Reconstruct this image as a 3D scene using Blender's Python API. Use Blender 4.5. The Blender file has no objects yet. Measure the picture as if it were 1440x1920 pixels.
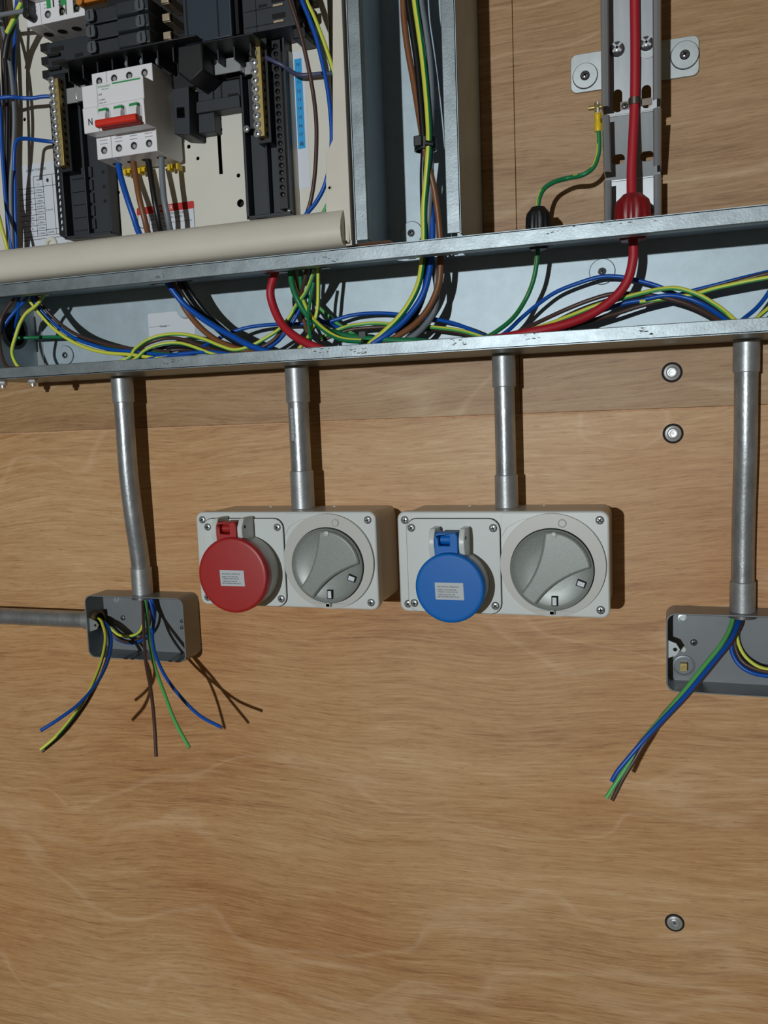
import bpy, bmesh, math, random
from mathutils import Matrix, Vector
from mathutils.geometry import tessellate_polygon
random.seed(7)
SC = bpy.context.scene
C = SC.collection
PI = math.pi
MM = 0.001

# ------------------------------------------------------------------ camera
F_PX, CAM_D = 1608.274, 900.0
RM = ((0.9502352590800653, -0.31152723625932915, 0.0019322188450712346),
      (0.30918517592497835, 0.9438151771289404, 0.11669378050824751),
      (-0.038176948401899904, -0.11028913133074794, 0.9931660627110794))
cam_data = bpy.data.cameras.new('camera')
cam = bpy.data.objects.new('camera', cam_data)
C.objects.link(cam)
cam_data.sensor_fit = 'HORIZONTAL'
cam_data.sensor_width = 36.0
cam_data.lens = F_PX / 1440.0 * 36.0
cam_data.clip_start = 0.01
cam.matrix_world = Matrix((
    (RM[0][0], RM[0][2], -RM[0][1], 0.0),
    (RM[1][0], RM[1][2], -RM[1][1], -CAM_D * MM),
    (RM[2][0], RM[2][2], -RM[2][1], 0.0),
    (0, 0, 0, 1)))
SC.camera = cam

# ------------------------------------------------------------------ world, lamp, exposure
w = bpy.data.worlds.new('room_light')
SC.world = w
w.use_nodes = True
bg = w.node_tree.nodes['Background']
bg.inputs[0].default_value = (1.0, 0.77, 0.52, 1)
bg.inputs[1].default_value = 0.07

ld = bpy.data.lights.new('work_lamp', 'POINT')
ld.energy = 325.0
ld.color = (0.94, 0.985, 1.0)
ld.shadow_soft_size = 0.028
lamp = bpy.data.objects.new('work_lamp', ld)
lamp.location = (-0.6148, -4.0, 0.215)
C.objects.link(lamp)

SC.view_settings.view_transform = 'Standard'
SC.view_settings.look = 'None'
SC.view_settings.gamma = 1.0
SC.view_settings.exposure = 0.0
SC.view_settings.use_curve_mapping = False

# ------------------------------------------------------------------ measuring: a point of the photo at a known distance d (mm) in front of the wall
def P(px, py, d):
    u = (px - 720.0) / F_PX
    v = -(py - 960.0) / F_PX
    r = [RM[i][0] * u + RM[i][1] + RM[i][2] * v for i in range(3)]
    t = (CAM_D - d) / r[1]
    return (r[0] * t, d, r[2] * t)

# ------------------------------------------------------------------ materials
def lin(c):
    return tuple(((x / 255.0) / 12.92 if x <= 10 else ((x / 255.0 + 0.055) / 1.055) ** 2.4) for x in c)
MATS = {}
def mat(name, rgb, rough=0.5, metal=0.0, var=0.0, scale=60.0, bump=0.0, bscale=None, stretch=(1, 1, 1), coat=0.0, spec=0.5, rgb2=None, aniso=0.0):
    if name in MATS: return MATS[name]
    m = bpy.data.materials.new(name); m.use_nodes = True
    nt = m.node_tree; b = nt.nodes['Principled BSDF']
    c1 = lin(rgb)
    b.inputs['Roughness'].default_value = rough
    b.inputs['Metallic'].default_value = metal
    b.inputs['Coat Weight'].default_value = coat
    b.inputs['Specular IOR Level'].default_value = spec
    b.inputs['Base Color'].default_value = (*c1, 1)
    if var or bump:
        tc = nt.nodes.new('ShaderNodeTexCoord'); mp = nt.nodes.new('ShaderNodeMapping')
        mp.inputs['Scale'].default_value = stretch
        nt.links.new(tc.outputs['Object'], mp.inputs[0])
        n = nt.nodes.new('ShaderNodeTexNoise'); n.inputs['Scale'].default_value = scale; n.inputs['Detail'].default_value = 6
        n.inputs['Roughness'].default_value = 0.65
        nt.links.new(mp.outputs[0], n.inputs['Vector'])
        if var:
            r = nt.nodes.new('ShaderNodeValToRGB')
            c2 = lin(rgb2) if rgb2 else tuple(min(1, x * (1 + var)) for x in c1)
            c0 = tuple(x * (1 - var) for x in c1)
            r.color_ramp.elements[0].position = 0.33; r.color_ramp.elements[0].color = (*c0, 1)
            r.color_ramp.elements[1].position = 0.68; r.color_ramp.elements[1].color = (*c2, 1)
            nt.links.new(n.outputs['Fac'], r.inputs[0]); nt.links.new(r.outputs[0], b.inputs['Base Color'])
        if bump:
            n2 = nt.nodes.new('ShaderNodeTexNoise'); n2.inputs['Scale'].default_value = bscale or scale * 4; n2.inputs['Detail'].default_value = 5
            nt.links.new(mp.outputs[0], n2.inputs['Vector'])
            bp = nt.nodes.new('ShaderNodeBump'); bp.inputs['Strength'].default_value = bump; bp.inputs['Distance'].default_value = 0.0006
            nt.links.new(n2.outputs['Fac'], bp.inputs['Height']); nt.links.new(bp.outputs[0], b.inputs['Normal'])
    MATS[name] = m
    return m

def wood_mat(name, tone, warm, seed):
    m = bpy.data.materials.new(name); m.use_nodes = True
    nt = m.node_tree; N = nt.nodes; Lk = nt.links.new; b = N['Principled BSDF']
    b.inputs['Roughness'].default_value = 0.46; b.inputs['Specular IOR Level'].default_value = 0.4
    tc = N.new('ShaderNodeTexCoord')
    def noise(vec, scale, detail=5, rough=0.6):
        n = N.new('ShaderNodeTexNoise'); n.inputs['Scale'].default_value = scale; n.inputs['Detail'].default_value = detail
        n.inputs['Roughness'].default_value = rough; Lk(vec, n.inputs['Vector']); return n
    def mapping(vec, sc, loc=(0, 0, 0), rot=(0, 0, 0)):
        q = N.new('ShaderNodeMapping'); q.inputs['Scale'].default_value = sc; q.inputs['Location'].default_value = loc
        q.inputs['Rotation'].default_value = rot; Lk(vec, q.inputs[0]); return q.outputs[0]
    def math_(op, a, b_=None):
        q = N.new('ShaderNodeMath'); q.operation = op
        for i, v in enumerate((a, b_)):
            if v is None: continue
            if isinstance(v, (int, float)): q.inputs[i].default_value = v
            else: Lk(v, q.inputs[i])
        return q.outputs[0]
    base = mapping(tc.outputs['Object'], (1, 1, 1), (seed * 1.7, 0, seed * 0.9), (0, math.radians(2.0), 0))
    # warped coordinate: the grain wanders up and down over the sheet
    wn = noise(mapping(base, (2.2, 1, 3.5)), 1.0, 2)
    sep = N.new('ShaderNodeSeparateXYZ'); Lk(base, sep.inputs[0])
    wz = math_('ADD', sep.outputs['Z'], math_('MULTIPLY', math_('SUBTRACT', wn.outputs['Fac'], 0.5), 0.065))
    comb = N.new('ShaderNodeCombineXYZ'); Lk(sep.outputs['X'], comb.inputs[0]); Lk(wz, comb.inputs[2])
    wv = comb.outputs[0]
    broad = noise(mapping(wv, (1.1, 1, 11)), 1.0, 3)
    streak = noise(mapping(wv, (2.6, 1, 75)), 1.0, 7, 0.72)
    fine = noise(mapping(wv, (18, 1, 380)), 1.0, 6, 0.78)
    pore = noise(mapping(wv, (45, 1, 900)), 1.0, 3, 0.6)
    patch = noise(mapping(base, (2.4, 1, 2.8), (3, 0, 1)), 1.0, 3)
    tot = math_('ADD', math_('MULTIPLY', broad.outputs['Fac'], 0.25), math_('ADD', math_('MULTIPLY', streak.outputs['Fac'], 0.26), math_('MULTIPLY', fine.outputs['Fac'], 0.50)))
    r = N.new('ShaderNodeValToRGB'); cr = r.color_ramp
    cols = [(0.37, (148, 106, 68)), (0.45, (186, 143, 99)), (0.51, (203, 162, 115)), (0.57, (214, 176, 130)), (0.66, (232, 203, 162))]
    cr.elements[0].position = cols[0][0]; cr.elements[0].color = (*[x * tone for x in lin(cols[0][1])], 1)
    cr.elements[1].position = cols[-1][0]; cr.elements[1].color = (*[x * tone for x in lin(cols[-1][1])], 1)
    for p_, c_ in cols[1:-1]:
        e = cr.elements.new(p_); e.color = (*[x * tone for x in lin(c_)], 1)
    Lk(tot, r.inputs[0])
    # reddish stain patches
    pr = N.new('ShaderNodeValToRGB'); pr.color_ramp.elements[0].position = 0.42; pr.color_ramp.elements[0].color = (0, 0, 0, 1)
    pr.color_ramp.elements[1].position = 0.7; pr.color_ramp.elements[1].color = (warm, warm, warm, 1)
    Lk(patch.outputs['Fac'], pr.inputs[0])
    mx = N.new('ShaderNodeMix'); mx.data_type = 'RGBA'; mx.blend_type = 'MULTIPLY'
    Lk(pr.outputs[0], mx.inputs['Factor']); Lk(r.outputs[0], mx.inputs['A']); mx.inputs['B'].default_value = (0.90, 0.72, 0.56, 1)
    # pale curling figure lines, the wood's sheen painted into the colour
    fw = noise(mapping(base, (1.5, 1, 2.6), (7, 0, seed)), 1.0, 3)
    fz = math_('ADD', sep.outputs['Z'], math_('MULTIPLY', math_('SUBTRACT', fw.outputs['Fac'], 0.5), 0.55))
    fc = N.new('ShaderNodeCombineXYZ'); Lk(sep.outputs['X'], fc.inputs[0]); Lk(fz, fc.inputs[2])
    fn = noise(mapping(fc.outputs[0], (0.8, 1, 5)), 1.0, 3, 0.5)
    rid = math_('ABSOLUTE', math_('SUBTRACT', fn.outputs['Fac'], 0.5))
    fr = N.new('ShaderNodeValToRGB'); fr.color_ramp.elements[0].position = 0.0; fr.color_ramp.elements[0].color = (0.38, 0.38, 0.38, 1)
    fr.color_ramp.elements[1].position = 0.014; fr.color_ramp.elements[1].color = (0, 0, 0, 1)
    Lk(rid, fr.inputs[0])
    fm = N.new('ShaderNodeMath'); fm.operation = 'MULTIPLY'; Lk(fr.outputs[0], fm.inputs[0]); Lk(streak.outputs['Fac'], fm.inputs[1])
    mxf = N.new('ShaderNodeMix'); mxf.data_type = 'RGBA'; Lk(fm.outputs[0], mxf.inputs['Factor']); Lk(mx.outputs['Result'], mxf.inputs['A']); mxf.inputs['B'].default_value = (0.86, 0.66, 0.44, 1)
    mx = mxf
    # pores
    por = N.new('ShaderNodeValToRGB'); por.color_ramp.elements[0].position = 0.30; por.color_ramp.elements[0].color = (0.55, 0.45, 0.36, 1)
    por.color_ramp.elements[1].position = 0.42; por.color_ramp.elements[1].color = (1, 1, 1, 1)
    Lk(pore.outputs['Fac'], por.inputs[0])
    mx2 = N.new('ShaderNodeMix'); mx2.data_type = 'RGBA'; mx2.blend_type = 'MULTIPLY'; mx2.inputs['Factor'].default_value = 0.8
    Lk(mx.outputs['Result'], mx2.inputs['A']); Lk(por.outputs[0], mx2.inputs['B'])
    Lk(mx2.outputs['Result'], b.inputs['Base Color'])
    bmp = N.new('ShaderNodeBump'); bmp.inputs['Strength'].default_value = 0.25; bmp.inputs['Distance'].default_value = 0.0007
    Lk(math_('ADD', fine.outputs['Fac'], math_('MULTIPLY', pore.outputs['Fac'], 0.5)), bmp.inputs['Height']); Lk(bmp.outputs[0], b.inputs['Normal'])
    MATS[name] = m
    return m

WOOD_L = wood_mat('plywood_lower', 0.93, 0.85, 0.0)
WOOD_U = wood_mat('plywood_upper', 0.68, 0.25, 5.3)
WOOD_E = mat('plywood_edge', (206, 160, 122), 0.8, var=0.15, scale=200)
GALV = mat('galvanised_sheet', (172, 188, 196), 0.50, 0.35, var=0.07, scale=45, bump=0.05, bscale=500)
GALV_LIP = mat('galvanised_fold', (138, 149, 154), 0.42, 0.66, var=0.20, scale=70, bump=0.15, bscale=520, stretch=(0.8, 1, 1))
STEEL_TUBE = mat('galvanised_tube', (160, 165, 168), 0.36, 0.68, var=0.22, scale=55, bump=0.3, bscale=350, stretch=(1, 1, 0.6))
STEEL_CPL = mat('galvanised_coupler', (164, 168, 170), 0.42, 0.62, var=0.14, scale=60, bump=0.2, bscale=400)
ZINC = mat('zinc_plate', (186, 194, 196), 0.36, 0.75, var=0.08, scale=80)
ZINC_D = mat('zinc_screw', (132, 132, 136), 0.32, 0.7)
BRIGHT = mat('bright_steel', (205, 210, 212), 0.28, 0.65)
BOXGREY = mat('box_grey_paint', (130, 136, 140), 0.33, 0.25, var=0.05, scale=20)
CREAM = mat('cream_enamel', (216, 214, 202), 0.5, 0.0, var=0.025, scale=15)
BEIGE = mat('beige_enamel', (212, 207, 194), 0.45, 0.0, var=0.03, scale=20)
WHITE = mat('white_plastic', (232, 232, 236), 0.4)
PAPER = mat('white_label', (214, 220, 228), 0.6)
PAPER_G = mat('grey_white_label', (190, 196, 200), 0.55)
INK = mat('black_print', (25, 28, 34), 0.7)
INK_B = mat('navy_print', (22, 28, 66), 0.7)
INK_G = mat('green_print', (40, 150, 84), 0.6)
INK_W = mat('white_print', (240, 236, 232), 0.6)
REDBAND = mat('red_print', (196, 40, 36), 0.5)
BLACK = mat('black_plastic', (22, 24, 27), 0.45)
SLATE = mat('charcoal_plastic', (40, 46, 53), 0.5, var=0.08, scale=40)
SLATE_L = mat('grey_plastic_pad', (78, 84, 88), 0.5)
VOID = mat('dark_recess', (12, 11, 11), 0.8)
SOCK = mat('light_grey_plastic', (208, 214, 212), 0.32, var=0.02, scale=12)
SOCK_R = mat('warm_grey_plastic', (192, 193, 188), 0.36)
DIAL = mat('dial_grey_plastic', (140, 147, 143), 0.38, 0.12, var=0.10, scale=500)
RED_P = mat('red_plastic', (166, 36, 36), 0.42)
GLAND_R = mat('crimson_plastic', (132, 20, 28), 0.4)
BLUE_P = mat('blue_plastic', (0, 104, 190), 0.5, spec=0.35)
RED_T = mat('red_toggle', (214, 46, 30), 0.4)
BRASS = mat('brass', (176, 156, 98), 0.42, 0.6)
COPPER = mat('copper', (196, 138, 110), 0.35, 0.9)
TINNED = mat('tinned_copper', (196, 178, 154), 0.4, 0.6)
YEL_P = mat('yellow_plastic', (226, 190, 20), 0.4)
STRIP_B = mat('sky_blue_label', (18, 156, 220), 0.5)
W_BLUE = mat('wire_blue', (8, 82, 178), 0.38)
W_NAVY = mat('wire_slate_blue', (72, 74, 104), 0.42)
W_BROWN = mat('wire_dark_brown', (78, 56, 50), 0.4)
W_BROWN2 = mat('wire_brown', (128, 82, 50), 0.4)
W_BLACK = mat('wire_black', (24, 24, 27), 0.35)
W_GREY = mat('wire_grey', (120, 128, 136), 0.42)
W_GREEN = mat('wire_green', (24, 120, 74), 0.4)
W_LGREEN = mat('wire_light_green', (92, 180, 98), 0.4)
W_YEL = mat('wire_yellow', (218, 222, 78), 0.42)
W_RED = mat('wire_red', (176, 30, 44), 0.5)

# ------------------------------------------------------------------ mesh builder; all coordinates (x, d, z) in mm, d = distance in front of the wall
AX = {'d': lambda u, v, t: (u, t, v), 'x': lambda u, v, t: (t, u, v), 'z': lambda u, v, t: (u, v, t)}
class MB:
    def __init__(s): s.v = []; s.f = []; s.m = []; s.cur = 0
    def mi(s, i): s.cur = i; return s
    def face(s, idx): s.f.append(idx); s.m.append(s.cur)
    def prism(s, outer, t0, t1, axis='d', holes=()):
        f = AX[axis]
        loops = [list(outer)] + [list(h) for h in holes]
        tris = tessellate_polygon([[Vector((p[0], p[1], 0)) for p in l] for l in loops])
        flat = [p for l in loops for p in l]; n = len(flat); b0 = len(s.v)
        for t in (t0, t1):
            for p in flat: s.v.append(f(p[0], p[1], t))
        if holes:
            for t in tris:
                s.face([b0 + i for i in t]); s.face([b0 + n + i for i in reversed(t)])
        else:
            s.face([b0 + i for i in range(n)]); s.face([b0 + n + i for i in reversed(range(n))])
        k = 0
        for l in loops:
            m = len(l)
            for i in range(m):
                j = (i + 1) % m
                s.face([b0 + k + i, b0 + k + j, b0 + n + k + j, b0 + n + k + i])
            k += m
        return s
    def box(s, x0, x1, d0, d1, z0, z1):
        return s.prism([(x0, z0), (x1, z0), (x1, z1), (x0, z1)], d0, d1)
    def cyl(s, a, b, r0, r1=None, n=20, caps=True):
        a = Vector(a); b = Vector(b); r1 = r0 if r1 is None else r1
        return s.lathe([(r0, 0), (r1, (b - a).length)], a, b - a, n, caps)
    def lathe(s, prof, o, axis, n=24, caps=True, ph=0.0):
        ax = Vector(axis).normalized(); h = Vector((0, 0, 1)) if abs(ax.z) < 0.9 else Vector((1, 0, 0))
        u = ax.cross(h).normalized(); v = ax.cross(u); o = Vector(o); b0 = len(s.v)
        for r, t in prof:
            for i in range(n):
                a = 2 * PI * i / n + ph
                s.v.append(tuple(o + ax * t + (u * math.cos(a) + v * math.sin(a)) * r))
        for k in range(len(prof) - 1):
            for i in range(n):
                j = (i + 1) % n
                s.face([b0 + k * n + i, b0 + k * n + j, b0 + (k + 1) * n + j, b0 + (k + 1) * n + i])
        if caps:
            if prof[0][0] > 0.001: s.face([b0 + i for i in reversed(range(n))])
            if prof[-1][0] > 0.001: s.face([b0 + (len(prof) - 1) * n + i for i in range(n)])
        return s
    def tube(s, pts, r, n=12, stripe=None, rot=0.0, sdir=None, thr=0.35):
        """sweep a circle; stripe = material index for one longitudinal half-band on each side"""
        sdir = Vector(sdir or (-0.2, 0.55, 0.8)).normalized(); pts = [Vector(p) for p in pts]; b0 = len(s.v); t = (pts[1] - pts[0]).normalized()
        nrm = t.cross(Vector((0, 1, 0)))
        if nrm.length < 1e-4: nrm = t.cross(Vector((1, 0, 0)))
        nrm.normalize()
        for k, p in enumerate(pts):
            t2 = (pts[min(k + 1, len(pts) - 1)] - pts[max(k - 1, 0)]).normalized()
            nrm = (nrm - t2 * nrm.dot(t2)).normalized(); bn = t2.cross(nrm)
            for i in range(n):
                a = 2 * PI * i / n + rot
                s.v.append(tuple(p + (nrm * math.cos(a) + bn * math.sin(a)) * r))
        base = s.cur
        for k in range(len(pts) - 1):
            for i in range(n):
                j = (i + 1) % n
                if stripe is not None:
                    a = 2 * PI * (i + .5) / n + rot; t2 = (pts[k + 1] - pts[k]).normalized()
                    c_ = (Vector(s.v[b0 + k * n + i]) + Vector(s.v[b0 + k * n + j])) / 2 - pts[k]
                    s.cur = stripe if c_.normalized().dot(sdir) > thr else base
                s.face([b0 + k * n + i, b0 + k * n + j, b0 + (k + 1) * n + j, b0 + (k + 1) * n + i])
        s.cur = base
        s.face([b0 + i for i in reversed(range(n))]); s.face([b0 + (len(pts) - 1) * n + i for i in range(n)])
        return s

ORG = {}
def setp(o, label=None, cat=None, group=None, kind=None):
    if label: o['label'] = label
    if cat: o['category'] = cat
    if group: o['group'] = group
    if kind: o['kind'] = kind
    return o
def thing(name, label, cat, at=(0, 0, 0), group=None, kind=None):
    o = bpy.data.objects.new(name, None); C.objects.link(o); o.empty_display_size = 0.02
    o.location = (at[0] * MM, -at[1] * MM, at[2] * MM); ORG[o.name] = Vector(at)
    return setp(o, label, cat, group, kind)
def obj(name, mb, mats, parent=None, bev=0.0, seg=2, smooth=35, label=None, at=None):
    if not isinstance(mats, (list, tuple)): mats = [mats]
    po = ORG[parent.name] if parent else Vector((0, 0, 0))
    o0 = Vector(at) if at is not None else po
    me = bpy.data.meshes.new(name)
    me.from_pydata([((v[0] - o0[0]) * MM, -(v[1] - o0[1]) * MM, (v[2] - o0[2]) * MM) for v in mb.v], [], mb.f)
    for m in mats: me.materials.append(m)
    for p, i in zip(me.polygons, mb.m): p.material_index = i
    bm = bmesh.new(); bm.from_mesh(me)
    bmesh.ops.remove_doubles(bm, verts=bm.verts, dist=1e-6)
    bmesh.ops.recalc_face_normals(bm, faces=bm.faces); bm.to_mesh(me); bm.free()
    for p in me.polygons: p.use_smooth = True
    me.set_sharp_from_angle(angle=math.radians(smooth))
    o = bpy.data.objects.new(name, me); C.objects.link(o)
    if parent:
        o.parent = parent; q = o0 - po; o.location = (q[0] * MM, -q[1] * MM, q[2] * MM)
    else: o.location = (o0[0] * MM, -o0[1] * MM, o0[2] * MM)
    ORG[o.name] = o0
    if bev:
        b = o.modifiers.new('bevel', 'BEVEL'); b.width = bev * MM; b.segments = seg; b.limit_method = 'ANGLE'; b.angle_limit = math.radians(40)
        b.harden_normals = False
    if label: o['label'] = label
    return o
def rrect(x0, x1, z0, z1, r, n=6):
    if x0 > x1: x0, x1 = x1, x0
    if z0 > z1: z0, z1 = z1, z0
    out = []
    for cx, cz, a0 in ((x1 - r, z1 - r, 0), (x0 + r, z1 - r, 90), (x0 + r, z0 + r, 180), (x1 - r, z0 + r, 270)):
        for i in range(n + 1):
            a = math.radians(a0 + 90 * i / n); out.append((cx + r * math.cos(a), cz + r * math.sin(a)))
    return out
def circ(x, z, r, n=32, rz=None):
    return [(x + r * math.cos(2 * PI * i / n), z + (rz or r) * math.sin(2 * PI * i / n)) for i in range(n)]
def smoothpath(pts, per=7):
    P_ = [Vector(p) for p in pts]; out = []
    for i in range(len(P_) - 1):
        p0 = P_[max(i - 1, 0)]; p1 = P_[i]; p2 = P_[i + 1]; p3 = P_[min(i + 2, len(P_) - 1)]
        for k in range(per):
            t = k / per
            out.append(0.5 * ((2 * p1) + (p2 - p0) * t + (2 * p0 - 5 * p1 + 4 * p2 - p3) * t * t + (3 * p1 - p0 - 3 * p2 + p3) * t ** 3))
    out.append(P_[-1]); return out
def text(name, s, x, d, z, width, height, m, parent, align='L'):
    cu = bpy.data.curves.new('t', 'FONT'); cu.body = s; cu.size = 1.0; cu.extrude = 0.0; cu.resolution_u = 2
    to = bpy.data.objects.new('t', cu); C.objects.link(to)
    dg = bpy.context.evaluated_depsgraph_get(); dg.update()
    me = bpy.data.meshes.new_from_object(to.evaluated_get(dg))
    bpy.data.objects.remove(to); bpy.data.curves.remove(cu)
    xs = [v.co.x for v in me.vertices]; ys = [v.co.y for v in me.vertices]
    x0, x1, y0, y1 = min(xs), max(xs), min(ys), max(ys)
    sy = height / 0.72; sx = (width / (x1 - x0)) if width else sy
    wd = (x1 - x0) * sx
    if align == 'C': x -= wd / 2
    mb = MB()
    for v in me.vertices: mb.v.append((x + (v.co.x - x0) * sx, d, z + v.co.y * sy))
    for p in me.polygons: mb.face(list(p.vertices))
    bpy.data.meshes.remove(me)
    o = obj(name, mb, m, parent)
    return o
def cross_screw(mb, x, d, z, r, h, rot=0.3, head=0, rec=1):
    mb.mi(head).lathe([(r, 0), (r, h * 0.35), (r * 0.86, h * 0.75), (r * 0.55, h), (0.01, h * 1.05)], (x, d, z), (0, 1, 0), 20)
    for k in range(2):
        a = rot + k * PI / 2; c, s_ = math.cos(a), math.sin(a); L, W = r * 0.62, r * 0.15
        q = [(x + c * u - s_ * v, z + s_ * u + c * v) for u, v in ((-L, -W), (L, -W), (L, W), (-L, W))]
        mb.mi(rec).prism(q, d + h * 0.8, d + h * 1.12)
    mb.mi(0)
def fixing(parent, x, z, d, rw, rs=3.6, name='washer', wm=None):
    mb = MB(); mb.mi(1).prism(circ(x, z, rw + 0.35, 40), d, d + 0.3); mb.mi(0); mb.lathe([(rw, 0), (rw, 1.0), (rw - 0.5, 1.5), (rs + 0.5, 1.5)], (x, d, z), (0, 1, 0), 40)
    mb.prism(circ(x, z, rs + 0.6, 16), d, d + 1.5)
    wsh = obj(name, mb, [wm or ZINC, VOID], parent)
    s = MB(); cross_screw(s, x, d + 1.5, z, rs, 2.2, 0.5)
    obj('screw', s, [ZINC_D, VOID], wsh)
    return wsh

# ================================================================== SETTING: plywood lined wall
wall = bpy.data.objects.new('wall_back', None); C.objects.link(wall); ORG[wall.name] = Vector((0, 0, 0)); wall['kind'] = 'structure'
SEAM_Z, SEAM_X = -2.8, -143.2
m = MB().box(-2400, 2400, -40, -19, -1400, 1400); obj('backing_board', m, VOID, wall)
m = MB().box(-2400, 2400, -18, 0, -1400, SEAM_Z - 0.7); obj('plywood_panel', m, [WOOD_L], wall, bev=0.7)
m = MB().box(-2400, SEAM_X - 0.25, -18, 0, SEAM_Z + 0.7, 1400); obj('plywood_panel', m, [WOOD_U], wall, bev=0.35)
m = MB().box(SEAM_X + 0.25, 2400, -18, 0, SEAM_Z + 0.7, 1400); obj('plywood_panel', m, [WOOD_U], wall, bev=0.35)
# torn pale edge of the lower sheet, colour includes light caught on its bevel
up, lo = [], []; x = -780.0
while x < 140:
    up.append((x, SEAM_Z + 0.45 + random.uniform(-.1, .15))); lo.append((x, SEAM_Z - 0.9 - random.uniform(0.0, 0.8))); x += random.uniform(3, 14)
m = MB().prism([(-2400, SEAM_Z - .9)] + lo + [(2400, SEAM_Z - .9), (2400, SEAM_Z + .45)] + up[::-1] + [(-2400, SEAM_Z + .45)], -2.5, 0.12)
o = obj('splintered_edge', m, WOOD_E, wall, label='pale splintered edge along the joint')

def wall_screw(px, py, label):
    x, _, z = P(px, py, 2)
    t = thing('wall_screw', label, 'screw', (x, 0, z), 'screws holding the plywood sheets')
    m = MB(); m.lathe([(9.9, -1.5), (9.9, 0.3), (9.2, 0.5), (7.9, 0.1), (7.9, -1.5)], (x, 0, z), (0, 1, 0), 40, False); obj('countersink_ring', m, VOID, t)
    m = MB(); m.lathe([(7.9, -1.5), (7.9, 0.8), (7.3, 1.5), (5.6, 1.9), (5.2, 2.6), (4.4, 3.0), (3.6, 3.0), (3.0, 1.2), (0.01, 1.0)], (x, 0, z), (0, 1, 0), 36)
    obj('screw_head', m, BRIGHT, t)
    m = MB(); m.prism(circ(x, z, 1.7, 6), 0.9, 1.6); obj('socket_recess', m, ZINC_D, t)
wall_screw(1260, 698, 'countersunk steel screw above the plywood joint, under the trunking')
wall_screw(1262, 813, 'countersunk steel screw just below the plywood joint, right of the blue socket pipe')
wall_screw(1265, 1732, 'lone countersunk steel screw low on the plywood sheet, bottom right')

# ================================================================== HORIZONTAL TRUNKING
U1, U2, L1, L2, TD = 162.4, 148.6, 70.8, 58.2, 104.2
EX = -742.0           # inner face of its left end
t = thing('cable_trunking', 'long galvanised steel cable trunking, open fronted and full of coloured wires, level across the wall', 'trunking', (-300, 0, L2))
m = MB().box(EX, 300, 0.2, 1.6, L2, U1); obj('back_plate', m, GALV, t)
# top flange with cable slots, bottom flange
slots = [(-742, -705), (-565, -505), (-420, -340), (-268, -192)]
m = MB()
m.prism([(EX - 1, 0.2), (300, 0.2), (300, TD), (EX - 1, TD)], U1 - 1.4, U1, 'z',
        holes=[[(a + 2, 14), (b - 2, 14), (b - 2, 92), (a + 2, 92)] for a, b in slots])
obj('top_flange', m, GALV, t)
m = MB(); m.prism([(EX - 1, 0.2), (300, 0.2), (300, TD), (EX - 1, TD)], L2, L2 + 1.4, 'z'); obj('bottom_flange', m, GALV_LIP, t)
m = MB(); m.box(EX - 1, 300, TD - 2.6, TD, U2, U1); m.box(EX - 1, 300, TD - 12, TD - 2, U2, U2 + 1.3); obj('upper_lip', m, GALV_LIP, t, bev=1.3, seg=3)
m = MB(); m.box(EX - 1, 300, TD - 2.6, TD, L2, L1); m.box(EX - 1, 300, TD - 12, TD - 2, L1 - 1.3, L1); obj('lower_lip', m, GALV_LIP, t, bev=1.3, seg=3)
# left end plate, with round bushed hole and back flange
m = MB(); m.prism([(0.2, L2), (TD, L2), (TD, U1), (0.2, U1)], EX - 1.6, EX, 'x', holes=[circ(41, 119, 19.5, 28)]); e = obj('end_plate', m, GALV, t)
m = MB(); m.lathe([(19.5, -6), (21.5, -6), (21.5, 2.5), (17.5, 2.5), (17.5, -6)], (EX, 41, 119), (1, 0, 0), 32, False); obj('bush', m, BLACK, e)
m = MB(); m.prism(circ(41, 119, 17.6, 24), EX - 8, EX - 6, 'x'); obj('hole', m, VOID, e)
m = MB(); m.box(EX, EX + 9, 1.6, 3.0, L2 + 1, U1 - 2); obj('end_flange', m, BRIGHT, t)
for px, py in ((5, 716), (62, 720)):
    x, _, z = P(px, py, 78)
    m = MB(); m.lathe([(5.6, 0), (5.6, 4.2), (5.0, 5.0)], (x, 78, L2), (0, 0, -1), 6); m.cyl((x, 78, L2), (x, 78, L2 - 8), 2.8, n=12)
    obj('bolt', m, BRIGHT, t)
for px, py, rw in ((1129, 509, 12.4), (122, 666, 11.5), (347, 577, 12.0)):
    x, _, z = P(px, py, 3); fixing(t, x, z, 1.7, rw, wm=GALV)
# white data label without its square code
lx0, lz1 = -581, 131.5
m = MB(); m.prism(rrect(lx0, lx0 + 62, 100, lz1, 2.5), 1.7, 2.0); lb = obj('data_label', m, PAPER, t)
text('lettering', 'TAAAB', lx0 + 15, 2.15, 114.6, 9.5, 2.4, INK, lb)
m = MB(); m.box(lx0 + 1, lx0 + 29, 2.1, 2.2, 115.6, 115.9); obj('printed_line', m, INK, lb)
# dark scuffs on the two lips
def scuff(x, z, d, w_, h_, parent, n=14):
    m = MB()
    for k in range(n):
        a = x + random.uniform(-w_, w_); b = z + random.uniform(-h_, h_); s_ = random.uniform(0.3, 1.3)
        m.prism([(a + s_ * 2.2 * math.cos(q) * random.uniform(.4, 1), b + s_ * .6 * math.sin(q) * random.uniform(.4, 1)) for q in (0, 1.1, 2.1, 3.1, 4.2, 5.2)], d, d + 0.06)
    o = obj('scuff_marks', m, mat('dark_grime', (88, 90, 88), 0.7), parent); o['kind'] = 'stuff'
for px, py, w_ in ((610, 487, 16), (1045, 432, 16), (1180, 413, 26), (600, 655, 16), (670, 658, 12), (860, 640, 8), (995, 630, 8), (1220, 620, 12), (330, 678, 14), (300, 515, 8)):
    x, _, z = P(px, py, TD); scuff(x, z, TD, w_, 3.2, t)

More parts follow.
